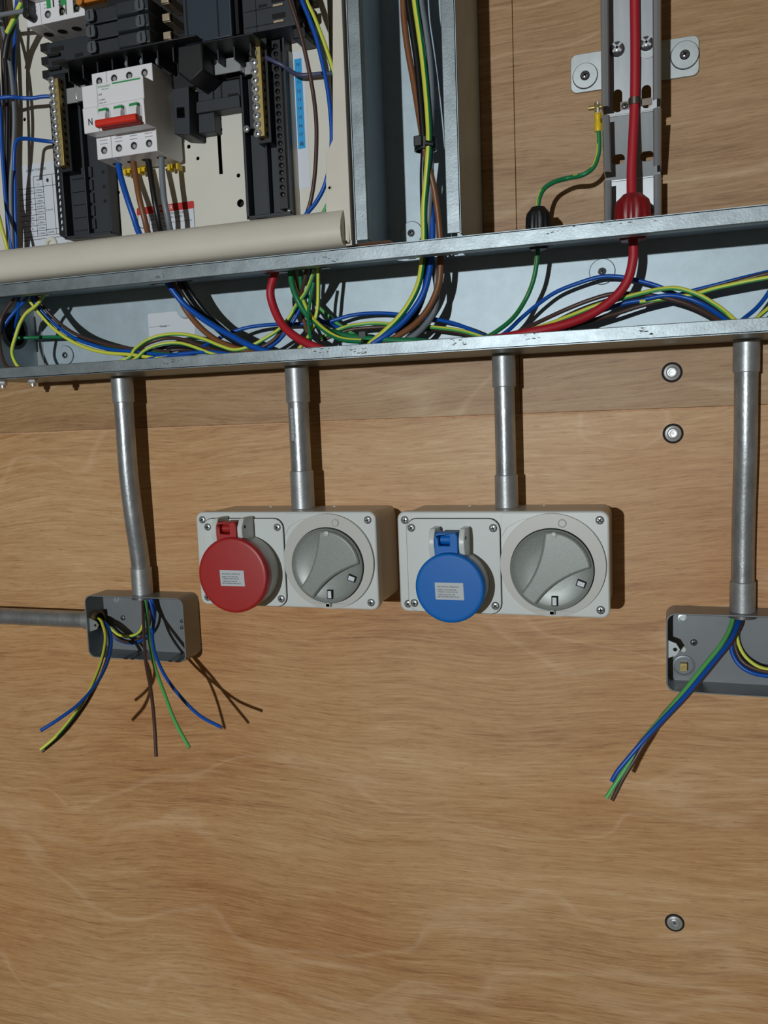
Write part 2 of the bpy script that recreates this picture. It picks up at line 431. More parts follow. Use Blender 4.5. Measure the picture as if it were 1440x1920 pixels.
# ================================================================== VERTICAL TRUNKING
VX0, VX1, VI0, VI1 = -280.8, -177.6, -268.2, -191.0
VZ = 164.0
v = thing('cable_trunking', 'upright galvanised trunking rising from the long one, with a tied bundle of thick wires inside', 'trunking', (-229, 0, VZ))
m = MB().box(VX0, VX1, 0.2, 1.6, VZ, 620); obj('back_plate', m, GALV, v)
for a, b in ((VX0, VX0 + 1.4), (VX1 - 1.4, VX1)):
    m = MB().box(a, b, 0.2, TD, VZ + 1, 620); obj('side_wall', m, GALV, v)
m = MB(); m.box(VX0, VI0, TD - 2.6, TD, VZ + 4, 620); m.box(VI0 - 1.3, VI0, TD - 12, TD - 2, VZ + 4, 620); obj('front_lip', m, GALV_LIP, v, bev=1.3, seg=3)
m = MB(); m.box(VI1, VX1, TD - 2.6, TD, VZ + 1.5, 620); m.box(VI1, VI1 + 1.3, TD - 12, TD - 2, VZ + 1.5, 620); obj('front_lip', m, GALV_LIP, v, bev=1.3, seg=3)
x, _, z = P(771, 437, 3); fixing(v, x, z, 1.7, 12.0, wm=GALV)
m = MB().box(-228, -219, 1.7, 1.9, 312, 334); obj('data_label', m, PAPER_G, v)
sm = MB(); sm.prism([(104, VZ + 1.4), (101, VZ + 1.0), (60, VZ + 1.0), (60, VZ), (103, VZ), (105, VZ + 0.9)], -279, -246, 'x')
st = obj('link_strap', sm, mat('pale_copper', (222, 168, 140), 0.4, 0.6), v, label='copper link strap at the foot')
m = MB(); m.lathe([(4, 0), (4, 2), (2.6, 3.2), (0.01, 3.4)], (-262, 88, VZ + 1.2), (0, 0, 1), 18); obj('brass_screw', m, BRASS, st)

# ================================================================== CONDUITS
def conduit(label, pts, r, rc, c0, c1, horizontal=False):
    """pts (x, d, z) from the top down; c0, c1 coupler lengths at the two ends"""
    t = thing('steel_conduit', label, 'conduit', pts[-1])
    path = smoothpath(pts, 8)
    m = MB().tube(path, r, 28); obj('pipe', m, STEEL_TUBE, t)
    for L_, p0, p1 in ((c0, pts[0], pts[1]), (c1, pts[-1], pts[-2])):
        if not L_: continue
        a = Vector(p0); u = (Vector(p1) - a).normalized()
        m = MB().lathe([(r - .3, 0), (rc - .5, 0), (rc, 0.7), (rc, L_ - 0.7), (rc - .5, L_), (r - .3, L_)], a, u, 36, False)
        obj('coupler', m, STEEL_CPL, t)
    return t
ZB = L2
z1 = P(268, 1116, 17)[2]
conduit('bent steel conduit dropping to the open grey box on the left', [(-604, 29, ZB), (-604, 29, 30), (-604.5, 28.5, -20), (-605, 27.5, -60), (-604.5, 24, -110), (-604.3, 19, -150), (-604.3, 17, -175), (-604.3, 17, -203)], 11.2, 12.6, 30, 33)
conduit('straight steel conduit with a pale stamped print, feeding the red socket', [(-381.5, 29, ZB), (-381.5, 29, 10), (-381.5, 29, -40), (-381.5, 29, -97.5)], 11.4, 13.0, 39, 42)
conduit('straight steel conduit between trunking and the blue socket', [(-154.5, 29, ZB), (-154.5, 29, 10), (-154.5, 29, -40), (-154.5, 29, -97.5)], 10.4, 11.8, 33, 34)
conduit('rightmost upright steel conduit, dropping to the open box at the edge', [(72, 26, ZB), (72, 26, 10), (72, 25, -40), (71.5, 21, -90), (71, 18.5, -140), (71, 18.5, -201)], 10.6, 11.9, 30, 30)
xl = -675.2
zl = P(120, 1160, 18)[2]
conduit('horizontal steel conduit entering the left box from the edge of the picture', [(-1000, 18, zl), (-900, 18, zl), (-800, 18, zl), (xl - 1, 18, zl)], 10.6, 12.0, 0, 14)
# printed code on the second conduit
cd = [o for o in C.objects if o.name.startswith('steel_conduit')][1]
m = MB()
for k in range(26):
    zz = 12 - k * 1.35; hw = 2.2 if k > 21 else random.choice((1.6, 2.2, 2.6))
    a0 = 2.05; 
    for s_ in range(3):
        a = a0 - 0.11 * s_; b = a0 - 0.11 * (s_ + 1)
        pa = (-381.5 + 11.5 * math.cos(a) , 29 + 11.5 * math.sin(a)); pb = (-381.5 + 11.5 * math.cos(b), 29 + 11.5 * math.sin(b))
        b0 = len(m.v); m.v += [(pa[0], pa[1], zz), (pb[0], pb[1], zz), (pb[0], pb[1], zz + 0.55), (pa[0], pa[1], zz + 0.55)]; m.face([b0, b0 + 1, b0 + 2, b0 + 3])
o = obj('stamped_print', m, PAPER, cd); o['kind'] = 'stuff'

# ================================================================== OPEN GREY BACK BOXES
def back_box(x0, x1, z0, z1, D_, label, hole_side=False):
    t = thing('conduit_box', label, 'junction box', ((x0 + x1) / 2, 0, z0))
    R_ = 9; ins = 1.5
    m = MB(); outer = rrect(x0, x1, z0, z1, R_); inner = rrect(x0 + ins, x1 - ins, z0 + ins, z1 - ins, R_ - ins)
    m.prism(outer, 1.4, D_, holes=[inner]); b = obj('box_sides', m, BOXGREY, t, bev=0.5)
    m = MB(); m.prism(outer, 0.2, 1.5); obj('box_back', m, BOXGREY, t)
    return t
b1 = back_box(-675.2, -538.0, -280.2, -202.6, 36, 'open grey metal box on the left with six loose wire ends hanging from it')
for px, py, r in ((218, 1124, 3.6),):
    x, _, z = P(px, py, 2); m = MB(); m.lathe([(r + 1.6, 1.5), (r + 1.2, 2.6), (r - 0.4, 2.8), (0.01, 2.2)], (x, 0, z), (0, 1, 0), 24); obj('knockout', m, ZINC, b1)
for px, py in ((229.5, 1159), (340, 1165), (340, 1177)):
    x, _, z = P(px, py, 3); x = min(x, -542)
    m = MB(); cross_screw(m, x, 1.5, z, 3.4 if py == 1159 else 2.3, 2.0); obj('fixing_screw', m, [ZINC_D, VOID], b1)
# threaded bush of the side entry, and the lid lug
m = MB(); m.lathe([(9.2, 0), (12.2, 0), (12.2, 5), (9.2, 5)], (-673.6, 18, zl), (1, 0, 0), 24, False); bb = obj('entry_bush', m, mat('aged_brass', (120, 96, 70), 0.5, 0.6), b1)
m = MB(); m.prism(circ(18, zl, 9.3, 20), -673.8, -672.6, 'x'); obj('bore', m, VOID, bb)
m = MB(); m.prism([(-673.7, -249), (-673.7, -232), (-664, -236), (-661, -241), (-664, -246)], 30, 31.4); lg = obj('lid_lug', m, ZINC, b1)
m = MB(); m.prism(circ(-665.5, -241, 1.8, 14), 31.3, 31.6); obj('lug_hole', m, VOID, lg)
m = MB(); m.lathe([(10.4, 0), (13.4, 0), (13.4, 4), (10.4, 4)], (-604.3, 17, -204.2), (0, 0, -1), 24, False); obj('entry_bush', m, ZINC_D, b1)

b2 = back_box(0.6, 138.0, -279.8, -200.8, 36, 'open grey metal box cut by the right edge, three loose wires hanging out')
for px, py, r in ((1280, 1159, 3.6), (1282, 1248, 9.5)):
    x, _, z = P(px, py, 2); m = MB(); m.lathe([(r + 1.6, 1.5), (r + 1.2, 2.9), (r - 0.4, 3.1), (r - .8, 2.0), (0.01, 2.0)], (x, 0, z), (0, 1, 0), 28); k = obj('knockout', m, ZINC if r < 5 else BOXGREY, b2)
x, _, z = P(1282, 1250, 6)
m = MB(); m.box(x - 3.6, x + 3.2, 2, 9, z - 4, z + 4); m.prism(circ(x, z - 1, 2.4, 14), 9, 9.8); m.box(x - 2, x + 1, 9.4, 10.0, z - 1.3, z - .8); obj('earth_terminal', m, BRASS, b2, bev=0.6)
x, _, z = P(1301, 1205, 3)
m = MB(); cross_screw(m, x, 1.5, z, 3.5, 2.2); obj('fixing_screw', m, [ZINC_D, VOID], b2)
x, _, z = P(1264, 1218, 32)
m = MB(); m.prism([(2.1, z - 9), (2.1, z + 9), (10, z + 6), (13.5, z), (10, z - 6)], 30, 31.4); lg = obj('lid_lug', m, ZINC, b2)
m = MB(); m.prism(circ(9, z, 2.0, 14), 31.3, 31.6); obj('lug_hole', m, VOID, lg)
x, _, z = P(1281, 1218, 2); m = MB(); m.prism(circ(x, z, 2.6, 16), 1.5, 1.8); obj('punched_mark', m, ZINC, b2)
m = MB(); m.lathe([(10.4, 0), (13.4, 0), (13.4, 4), (10.4, 4)], (71, 18, -202.4), (0, 0, -1), 24, False); obj('entry_bush', m, ZINC_D, b2)

# ================================================================== INTERLOCKED SOCKETS
def socket(X0, ZT, colour, cname, cr, cc, hinge_x, hinge_z, label):
    t = thing('interlocked_socket', label, 'power socket', (X0 + 104, 0, ZT - 103))
    def G(lx, lz): return (X0 + lx, ZT + lz)
    def RR(x0, x1, z0, z1, r): return [G(*q) for q in rrect(x0, x1, z0, z1, r)]
    m = MB().prism(RR(1.5, 207, -101.5, -1.5, 9), 0.3, 60); obj('back_case', m, SOCK_R, t, bev=1.2)
    m = MB().prism(RR(0, 208.5, -103, 0, 8), 60, 75); fc = obj('front_cover', m, SOCK, t, bev=1.8, seg=3)
    m = MB().prism(RR(9.3, 105.8, -102.6, -6.3, 11.5), 74.5, 75.3); obj('panel_gap_line', m, VOID, t)  # dark outline stands in for the shaded gap around the panel
    m = MB().prism(RR(10, 105, -102, -7, 11), 75, 77.6); obj('socket_panel', m, mat('socket_panel_plastic', (212, 219, 218), 0.22), t, bev=0.7)
    for lx, lz, d in ((8, -8.6, 75), (200, -8.6, 75), (200, -95, 75), (8.6, -95, 75), (15.5, -16.2, 77.6), (98.8, -16.2, 77.6), (99.2, -93.6, 77.6), (16, -93.4, 77.6)):
        m = MB(); x, z = G(lx, lz)
        cross_screw(m, x, d, z, 3.6, 1.2, random.uniform(0, 1.5)); m.mi(1).prism(circ(x, z, 4.0, 24), d, d + 0.25); m.mi(0)
        obj('screw', m, [ZINC, VOID], t)
    # dial surround
    cx, cz = G(155, -56)
    o_ = circ(X0 + 155.4, ZT - 52, 50.3, 64); o_ = [(a, max(min(b, ZT - 1.4), ZT - 102)) for a, b in o_]
    m = MB().prism(o_, 75, 79, holes=[circ(cx, cz, 40.2, 64)]); ds = obj('dial_surround', m, SOCK_R, t, bev=0.9)
    # bridge fairing between panel and surround along the top edge
    m = MB().prism([G(108, -1.6), G(155, -1.6), G(125, -9), G(112, -16), G(106, -26), G(106, -4)], 75, 75.8); obj('fairing', m, SOCK, t, bev=0.6)
    x, z = G(165.5, -11.2); m = MB().lathe([(4.2, 79), (4.0, 80), (3.2, 80.4), (2.9, 79.8), (0.01, 79.8)], (x, 0, z), (0, 1, 0), 24); obj('position_mark', m, SOCK_R, ds)
    m = MB(); m.box(*sorted((X0 + 190, X0 + 191.2)), 79, 79.4, ZT - 46.5, ZT - 44.5); m.prism([G(197, -43.8), G(198.6, -41.4), G(199.2, -41.8), G(197.8, -44.4)], 79, 79.5); obj('moulded_tick', m, PAPER, ds)
    x, z = G(155, -97.4); m = MB().prism(circ(x, z, 2.6, 14), 78, 84); m.box(x - 2.4, x + 2.4, 78, 84, z - 2, z + 2); obj('padlock_peg', m, SOCK, ds, bev=0.5)
    m = MB().prism(circ(cx, cz, 40.4, 64), 74.5, 75.4); obj('dial_well', m, VOID, ds)
    # dial: dished base, raised concave grip
    m = MB(); m.lathe([(39.3, 75.2), (39.3, 82.6), (38.4, 83.2), (37.4, 82.4), (34, 80.8), (20, 79.2), (0.01, 78.6)], (cx, 0, cz), (0, 1, 0), 64); dl = obj('rotary_dial', m, DIAL, t)
    def arc(p0, p1, p2, n=10):
        return [((1 - s) ** 2 * p0[0] + 2 * s * (1 - s) * p1[0] + s * s * p2[0], (1 - s) ** 2 * p0[1] + 2 * s * (1 - s) * p1[1] + s * s * p2[1]) for s in [i / n for i in range(n + 1)]]
    left = arc(G(149.2, -18.6), G(146, -56), G(124.8, -79.6)); right = arc(G(139.4, -90.6), G(156, -64), G(192.4, -53.0))
    def rim(a0, a1, n=12, r=37.6): return [(cx + r * math.cos(a0 + (a1 - a0) * i / n), cz + r * math.sin(a0 + (a1 - a0) * i / n)) for i in range(n + 1)]
    ang = lambda p: math.atan2(p[1] - cz, p[0] - cx)
    a_l0, a_l1, a_r0, a_r1 = ang(left[0]), ang(left[-1]), ang(right[0]), ang(right[-1])
    poly = left[1:-1] + rim(a_l1 + 2 * PI if a_l1 < 0 else a_l1, a_r0 + 2 * PI, 4) + right[1:-1] + rim(a_r1, a_l0, 12)
    m = MB().prism(poly, 79, 86.5); obj('grip', m, DIAL, dl, bev=2.4, seg=4)
    x, z = G(158.4, -21.4); m = MB().lathe([(2.9, 84), (2.9, 87.6), (2.3, 88)], (x, 0, z), (0, 1, 0), 18); obj('index_stud', m, SOCK_R, dl)
    for lx, lz, rot in ((157.6, -86, 0.0), (182.6, -68.4, 0.35)):
        x, z = G(lx, lz); c, s_ = math.cos(rot), math.sin(rot)
        hw, hh = (2.2, 4.0) if rot == 0 else (3.6, 2.4)
        q = lambda a, b: [(x + c * u + s_ * v_, z - s_ * u + c * v_) for u, v_ in ((-a, -b), (a, -b), (a, b), (-a, b))]
        m = MB().prism(q(hw + .7, hh + .7), 80.0, 83.6); obj('slot_frame', m, VOID, dl)
        m = MB().prism(q(hw - .3, hh - .2), 83.0, 84.2); obj('indicator_window', m, PAPER, dl)
    # round collar and hinged flap
    fx, fz = G(*cc)
    m = MB().lathe([(cr - 3, 77), (cr - 2, 78), (cr - 1.2, 96), (cr - 1.2, 101)], (fx, 0, fz), (0, 1, 0), 64); obj('socket_collar', m, SOCK_R, t)
    m = MB().lathe([(cr - 0.8, 99.5), (cr, 100.5), (cr, 109.5), (cr - 0.6, 111), (cr - 1.8, 111.8), (cr - 4, 112), (0.01, 112)], (fx, 0, fz), (0, 1, 0), 72)
    fl = obj('hinged_flap', m, colour, t, smooth=50, label=cname + ' round flap cover')
    hx0, hx1 = hinge_x; hz1 = hinge_z
    m = MB().prism([G(hx0 + 1, -0 + hz1 - 26), G(hx0 + 1, hz1 - 6), G(hx0 + 3, hz1 - 2), G(hx1 - 3, hz1 - 2), G(hx1 - 1, hz1 - 6), G(hx1 - 1, hz1 - 26)], 92, 106,
                   holes=[[G(hx0 + 5, hz1 - 15), G(hx0 + 5, hz1 - 5.5), G(hx1 - 9, hz1 - 5.5), G(hx1 - 9, hz1 - 15)]]); obj('hinge_strap', m, colour, fl, bev=0.8)
    m = MB(); m.cyl((X0 + hx0 + 1, 96, ZT + hz1 - 10), (X0 + hx1 - 1, 96, ZT + hz1 - 10), 4.6, n=20); obj('hinge_barrel', m, colour, fl)
    for a, b in ((hx0 - 5.2, hx0 + 0.4), (hx1 - 0.4, hx1 + 5.2)):
        m = MB(); m.prism([(77, ZT + hz1 + 1), (77, ZT + hz1 - 32), (100, ZT + hz1 - 30), (105, ZT + hz1 - 16), (105, ZT + hz1 - 8), (99, ZT + hz1 + 1)], X0 + a, X0 + b, 'x')
        hb = obj('hinge_bracket', m, SOCK, t, bev=0.8)
    m = MB(); m.cyl((X0 + hx1 + 4.6, 98, ZT + hz1 - 8), (X0 + hx1 + 5.5, 98, ZT + hz1 - 8), 1.7, n=14); obj('pin_hole', m, VOID, hb)
    # notice label on the flap
    lx, lz = cc[0] - 14.2, cc[1] + 5.6
    m = MB().prism([G(lx, lz), G(lx + 28, lz), G(lx + 28.6, lz - 16.6), G(lx + 0.6, lz - 16.6)], 112, 112.25); nl = obj('notice_label', m, PAPER_G, fl, label='white notice label with five lines of small print')
    for s_, dy, wd in (('MECHANICAL INTERLOCK', 3.9, 21), ('INSERT PLUG BEFORE', 6.9, 18.6), ('TURNING ISOLATOR ON', 9.0, 19.6), ('TURN ISOLATOR OFF', 11.6, 17.4), ('BEFORE REMOVING PLUG', 13.8, 21.4)):
        text('lettering', s_, X0 + lx + 2.6, 112.4, ZT + lz - dy - .6, wd, 1.35, INK, nl)
    # small entries on the top of the case
    for lx in (62, 140):
        x, z = G(lx, 0); m = MB().lathe([(1.6, 0), (1.4, 0.9), (0.01, 1.1)], (x, 14, ZT - 1.5), (0, 0, 1), 12); obj('moulded_pip', m, SOCK, t)
    return t
socket(-490.2, -96.0, RED_P, 'dull red', 40.0, (60.6, -62.6), (40.5, 66.0), -5.0, 'pale grey interlocked power socket with the larger red flap cover, left of the blue one')
socket(-258.6, -96.0, BLUE_P, 'bright blue', 34.2, (61.4, -70.2), (45.5, 70.5), -15.0, 'pale grey interlocked power socket with the blue flap cover')

# ================================================================== CABLE TRAY, BRACKET, GLANDS (upper right)
br = thing('tray_bracket', 'zinc wall bracket whose two rounded ears stick out from behind the slotted tray', 'bracket', (-28, 0, 325))
m = MB().prism(rrect(-87, 31, 307, 343, 6), 0, 2.2); None
obj('bracket_plate', m, ZINC, br, bev=0.5)
m = MB().box(-52, -5, 2.2, 33, 309, 341); obj('raised_saddle', m, ZINC, br, bev=1.5)
for px, py, rw in ((1097, 142, 11.8), (1284, 103, 12.6)):
    x, _, z = P(px, py, 3); fixing(br, x, z, 2.2, rw, 4.0)

TX0, TX1 = -54.6, -2.6
TRAY = mat('tray_steel', (168, 174, 178), 0.42, 0.6, var=0.10, scale=25, stretch=(3, 1, 0.4))
TRAYE = mat('tray_rolled_edge', (172, 177, 182), 0.34, 0.6)
tr = thing('cable_tray', 'narrow slotted steel cable tray with rolled edges, cranked towards the wall above the red gland', 'cable tray', (-28, 10, 170))
DA, DC = 34.0, 12.0
za, zb = P(1180, 214, DA)[2], P(1180, 336, DC)[2]
def vslot(x, z, w_, h_): return rrect(x - w_ / 2, x + w_ / 2, z - h_ / 2, z + h_ / 2, min(w_, h_) / 2 - .01, 5)
def tray_floor(z0, z1, dz0, dz1, slots, name):
    """floor between heights z0 < z1 whose distance to the wall runs from dz0 to dz1"""
    m = MB(); n0 = len(m.v)
    m.prism(rrect(TX0 + 1, TX1 - 1, z0, z1, 0.6), 0, 1.2, holes=slots)
    m.v = [(x, d + dz0 + (dz1 - dz0) * (z - z0) / (z1 - z0), z) for x, d, z in m.v]
    return obj(name, m, TRAY, tr)
tray_floor(za, 620, DA, DA, [vslot(*P(1158, 190, DA)[::2], 8.6, 20.5), vslot(*P(1212, 182, DA)[::2], 8.6, 20.5)], 'tray_floor')
tray_floor(zb, za - 0.6, DC, DA, [vslot(*P(1159, 299, 20)[::2], 12.5, 8.2), vslot(*P(1213, 293, 20)[::2], 12.5, 8.2)], 'tray_floor')
tray_floor(163, zb - 0.6, DC, DC, [vslot(-28, P(1180, 402, DC)[2], 36, 9)], 'tray_floor')
for x in (TX0 + 4, TX1 - 12):   # pressed embossments behind the two big screws
    pass
def tray_side(x, sgn, z0, z1, da, db, name='rolled_edge'):
    m = MB()
    prof = [(0, 0), (0, 22), (1.2 * sgn, 25), (3.6 * sgn, 26.2), (6.2 * sgn, 25), (7.2 * sgn, 22), (6.2 * sgn, 22), (5.4 * sgn, 24), (3.6 * sgn, 25), (1.9 * sgn, 24), (1.1 * sgn, 22), (1.1 * sgn, 0)]
    m.prism([(x + a, b) for a, b in prof], z0, z1, 'z')
    m.v = [(x_, d + da + (db - da) * (z - z0) / (z1 - z0), z) for x_, d, z in m.v]
    obj(name, m, TRAYE, tr)
for x, s_ in ((TX0, 1), (TX1, -1)):
    tray_side(x, s_, za + 2, 620, DA, DA)
    tray_side(x, s_, zb + 3, za - 5, DC + 1, DA - 2)
    tray_side(x, s_, 163, zb - 5, DC, DC)
m = MB().box(TX0 + 1.5, TX1 - 1.5, DA - .2, DA + 1.6, za - 1.0, za + 0.8); obj('fold_glint', m, BRIGHT, tr, bev=0.5)  # brighter strips on both folds stand in for the glint there
m = MB().box(TX0 + 1.5, TX1 - 1.5, DC + .2, DC + 1.8, zb - 1.2, zb + 0.6); obj('fold_glint', m, BRIGHT, tr, bev=0.5)
for px, py, rot in ((1157, 90, 0.75), (1212, 80, 0.85)):
    x, _, z = P(px, py, 39)
    o_d = DA - 12
    if px == 1212:
        m = MB().lathe([(9.6, 13.2 + o_d), (9.6, 14.4 + o_d), (3, 14.4 + o_d)], (x + 1, 0, z - 3), (0, 1, 0), 32); obj('washer', m, ZINC, tr)
    m = MB(); m.lathe([(6.6, 14.2), (6.4, 15.6), (5.2, 17.6), (3, 18.6), (0.01, 18.8)], (x, o_d, z), (0, 1, 0), 28)
    m.mi(1)
    for k in range(2):
        a = rot + k * PI / 2; c, s_ = math.cos(a), math.sin(a)
        m.prism([(x + c * u - s_ * v_, z + s_ * u + c * v_) for u, v_ in ((-5.2, -1.0), (5.2, -1.0), (5.2, 1.0), (-5.2, 1.0))], 16.9 + o_d, 19.3 + o_d)
    obj('pan_screw', m, [ZINC_D, PAPER_G], tr)
x, _, z = P(1190, 190, 42)
cl = thing('cable_clip', 'small metal saddle clip holding the red cable to the tray', 'clip', (x, 35, z))
m = MB(); pr = [(5.6 * math.cos(a), 5.6 * math.sin(a)) for a in [PI * i / 12 for i in range(13)]]; pi_ = [(4.7 * math.cos(a), 4.7 * math.sin(a)) for a in [PI * i / 12 for i in range(12, -1, -1)]]
m.prism([(x + a, 41 + b) for a, b in pr] + [(x + a, 41 + b) for a, b in pi_], z - 3, z + 3, 'z')
m.box(x - 13, x - 4.8, 35.3, 36.4, z - 4, z + 3); m.box(x + 4.8, x + 15, 35.3, 36.4, z - 3, z + 3); m.box(x - 5.7, x - 4.7, 35.3, 41, z - 3, z + 3); m.box(x + 4.7, x + 5.7, 35.3, 41, z - 3, z + 3)
obj('clip_band', m, mat('bronzed_steel', (120, 112, 104), 0.35, 0.85), cl)
m = MB(); cross_screw(m, x - 9, 36.4, z - 1, 3.0, 1.8); obj('clip_screw', m, [ZINC_D, VOID], cl)

def gland(name, x, d, r, h, m_, label, zf=U1):
    t = thing(name, label, 'cable gland', (x, d, zf))
    m = MB().lathe([(r * 0.98, 0), (r * 1.0, 2), (r * 0.98, 6), (r * 0.9, 6.4)], (x, d, zf), (0, 0, 1), 6); obj('hex_body', m, m_, t, bev=0.6)
    m = MB()
    n = 28; prof = [(0.94, 6), (0.96, 7), (0.92, h * 0.68), (0.84, h * 0.82), (0.62, h * 0.93), (0.5, h)]
    b0 = len(m.v)
    for q, zz in prof:
        for i in range(n * 2):
            a = PI * i / n; rr = r * q * (1.0 if (i // 2) % 2 else 0.93 if q > 0.85 else 1.0)
            m.v.append((x + rr * math.cos(a), d + rr * math.sin(a), zf + zz))
    for k in range(len(prof) - 1):
        for i in range(n * 2):
            j = (i + 1) % (n * 2); m.face([b0 + k * 2 * n + i, b0 + k * 2 * n + j, b0 + (k + 1) * 2 * n + j, b0 + (k + 1) * 2 * n + i])
    m.face([b0 + (len(prof) - 1) * 2 * n + i for i in range(2 * n)]); obj('dome_nut', m, m_, t)
    m = MB().lathe([(r * 1.12, 0), (r * 1.12, 4), (r * 0.8, 4.5), (r * 0.7, 8), (r * .5, 8)], (x, d, zf - 1.4), (0, 0, -1), 6); obj('lock_nut', m, m_, t, bev=0.5)
gland('cable_gland', -114.5, 50, 12.8, 30, BLACK, 'black plastic gland on top of the long trunking with the earth wire through it')
gland('cable_gland', -28.0, 50, 17.6, 32, GLAND_R, 'red plastic gland at the foot of the cable tray with the red cable through it')

# ================================================================== DISTRIBUTION BOARD ENCLOSURE
BX1 = -283.0
bd = thing('distribution_board', 'open cream metal distribution board at top left, cover off', 'distribution board', (-560, 0, 163))
m = MB().box(-960, BX1, 1, 2.5, 163.5, 640); obj('back_wall', m, BEIGE, bd)
m = MB().box(BX1 - 1.5, BX1, 2.5, 109, 163.5, 640); obj('side_wall', m, BEIGE, bd)
m = MB(); m.prism([(-960, 2.5), (BX1 - 1.5, 2.5), (BX1 - 1.5, 109), (-960, 109)], 163.5, 165, 'z', holes=[[(-900, 60), (-320, 60), (-320, 104), (-900, 104)]]); obj('bottom_wall', m, BEIGE, bd)
fp = [P(px, py, 110)[::2] for px, py in ((623.5, -250), (623.5, 262), (611, 290), (611, 410))]
zb_ = 168.0
m = MB().prism([fp[0], (BX1, fp[0][1]), (BX1, zb_), (fp[3][0], zb_), fp[3], fp[2], fp[1]], 108.6, 110); fl = obj('door_flange', m, BEIGE, bd, bev=0.5)
x, _, z = P(618, 352, 110); m = MB().lathe([(2.6, 110), (2.2, 110.6), (1.4, 110.4), (1.2, 109.9), (0.01, 109.9)], (x, 0, z), (0, 1, 0), 18); obj('flange_hole', m, CREAM, fl)
# rounded bottom rail
prof = [(98, 195.6), (103, 196.6), (109, 195.4), (115, 191), (119.5, 184), (121.5, 176), (121, 169), (118, 163.6), (112, 161.2), (104, 161.0), (104, 163.4), (98, 163.6)]
prof = [(a, b + 1.8) for a, b in prof]
m = MB().prism(prof, -960, -289.5, 'x'); obj('bottom_rail', m, BEIGE, bd, smooth=60)
m = MB().prism([(2.5, 165), (104, 165), (112, 166), (110, 182), (104, 195), (2.5, 195)], -286.5, -284.6, 'x'); obj('rail_end', m, BEIGE, bd)
# mounting pan with its holes
PD = 48.0
def P2(px, py, d): q = P(px, py, d); return (q[0], q[2])
holes = [circ(*P2(46, 224, PD), 2.0, 12), circ(*P2(222, 361, PD), 2.0, 12), circ(*P2(412, 223, PD), 2.2, 12), circ(*P2(413.5, 243, PD), 2.2, 12), circ(*P2(447, 329, PD), 2.2, 12), circ(*P2(451, 381, PD), 4.2, 16),
         circ(*P2(371, 297, PD), 2, 12), circ(*P2(354, 275, PD), 2.2, 12)]
sa, sb = P2(407, 254, PD), P2(418, 326, PD); holes.append([(sa[0], sb[1]), (sb[0], sb[1]), (sb[0], sa[1]), (sa[0], sa[1])])
m = MB().prism([(-950, 168), (-320.5, 168), (-320.5, 640), (-950, 640)], PD - 1.5, PD, holes=holes); pan = obj('mounting_pan', m, CREAM, bd)
m = MB().box(-949, -322, 40, 41, 170, 639); obj('shade_sheet', m, VOID, bd)  # dark sheet added behind the pan holes in place of the shade inside
# raised cable channel and the numbered strip
m = MB().prism([(-372, PD), (-371, PD + 9), (-361.5, PD + 9), (-360, PD)], 168, 372, 'z'); obj('raised_channel', m, BEIGE, bd, bev=1.0)
m = MB().box(-361.4, -347.5, PD, PD + 0.3, 238, 373); ns = obj('number_strip', m, PAPER, bd)
m = MB().box(-358.9, -350.9, PD + 0.3, PD + 0.5, 277.6, 365.6); nb = obj('blue_band', m, STRIP_B, ns)
zs_ = [360.0 - k * 8.55 for k in range(10)]
for s_, zz in zip(['N', '10', '11', '12', '13', '14', '15', '16', '17', '18'], zs_):
    text('lettering', s_, -354.9, PD + 0.7, zz - 1.6, None, 3.3, INK_B, nb, 'C')
text('lettering', 'N', -354.6, PD + 0.7, 280.0, None, 3.3, INK_B, nb, 'C')
# screw torque table
m = MB().prism([(-712, 206), (-650, 206), (-650, 304), (-712, 304)], PD, PD + 0.25); tb = obj('torque_table', m, PAPER, bd, label='printed white table headed SCREW TORQUES')
text('lettering', 'SCREW TORQUES', -699.5, PD + 0.4, 295.6, 28, 2.6, INK, tb)
m = MB(); lw = 0.28
def hl(x0, x1, z): m.box(x0, x1, PD + 0.25, PD + 0.35, z - lw, z + lw)
def vl(x, z0, z1): m.box(x - lw, x + lw, PD + 0.25, PD + 0.35, z0, z1)
cols = [-690.3, -677.5, -664.4, -652.0]; z0_ = 289.5; rows = [277.5 - 6.05 * k for k in range(10)]
hl(cols[0], -650, z0_); hl(-712, -650, rows[0])
for r_ in rows[1:8]: hl(-712, cols[1], r_)
hl(-712, -650, rows[8]); hl(-712, -650, rows[9]); hl(-712, -650, rows[9] - 3.4)
vl(cols[0], rows[9], z0_); vl(cols[1], rows[9], z0_); vl(cols[2], rows[9], z0_)
obj('table_lines', m, INK, tb)
text('lettering', 'PAD', cols[0] + 4, PD + .4, 284.4, 5, 2.0, INK, tb); text('lettering', '( )', cols[0] + 4.5, PD + .4, 280, 3, 2.0, INK, tb)
for k, s_ in enumerate(['2.5Nm', '3.5Nm', '2.0Nm', '3.5Nm', '3.5Nm', '2.0Nm', '2.0Nm', '2.5Nm', '1.5Nm']):
    text('lettering', s_, cols[0] + 1.8, PD + .4, rows[k] - 4.4, 9, 2.3, INK, tb)
for k, s_ in enumerate(['MAIN', 'C3', '20A', '63A', '5L', 'NPE', 'TO', 'N', 'E']):
    text('lettering', s_, cols[0] - 9.5 + k * .3, PD + .4, rows[k] - 4.4, None, 2.2, INK, tb)
text('lettering', '0.2mm2', cols[1] + 1.6, PD + .4, 250, 9, 2.0, INK, tb); text('lettering', 'NONE', cols[1] + 2.4, PD + .4, rows[8] - 4.2, 8, 2.1, INK, tb)
m = MB().prism(circ(-671, 283.5, 1.7, 14, 2.2), PD + .25, PD + .4); obj('printed_dot', m, INK, tb)
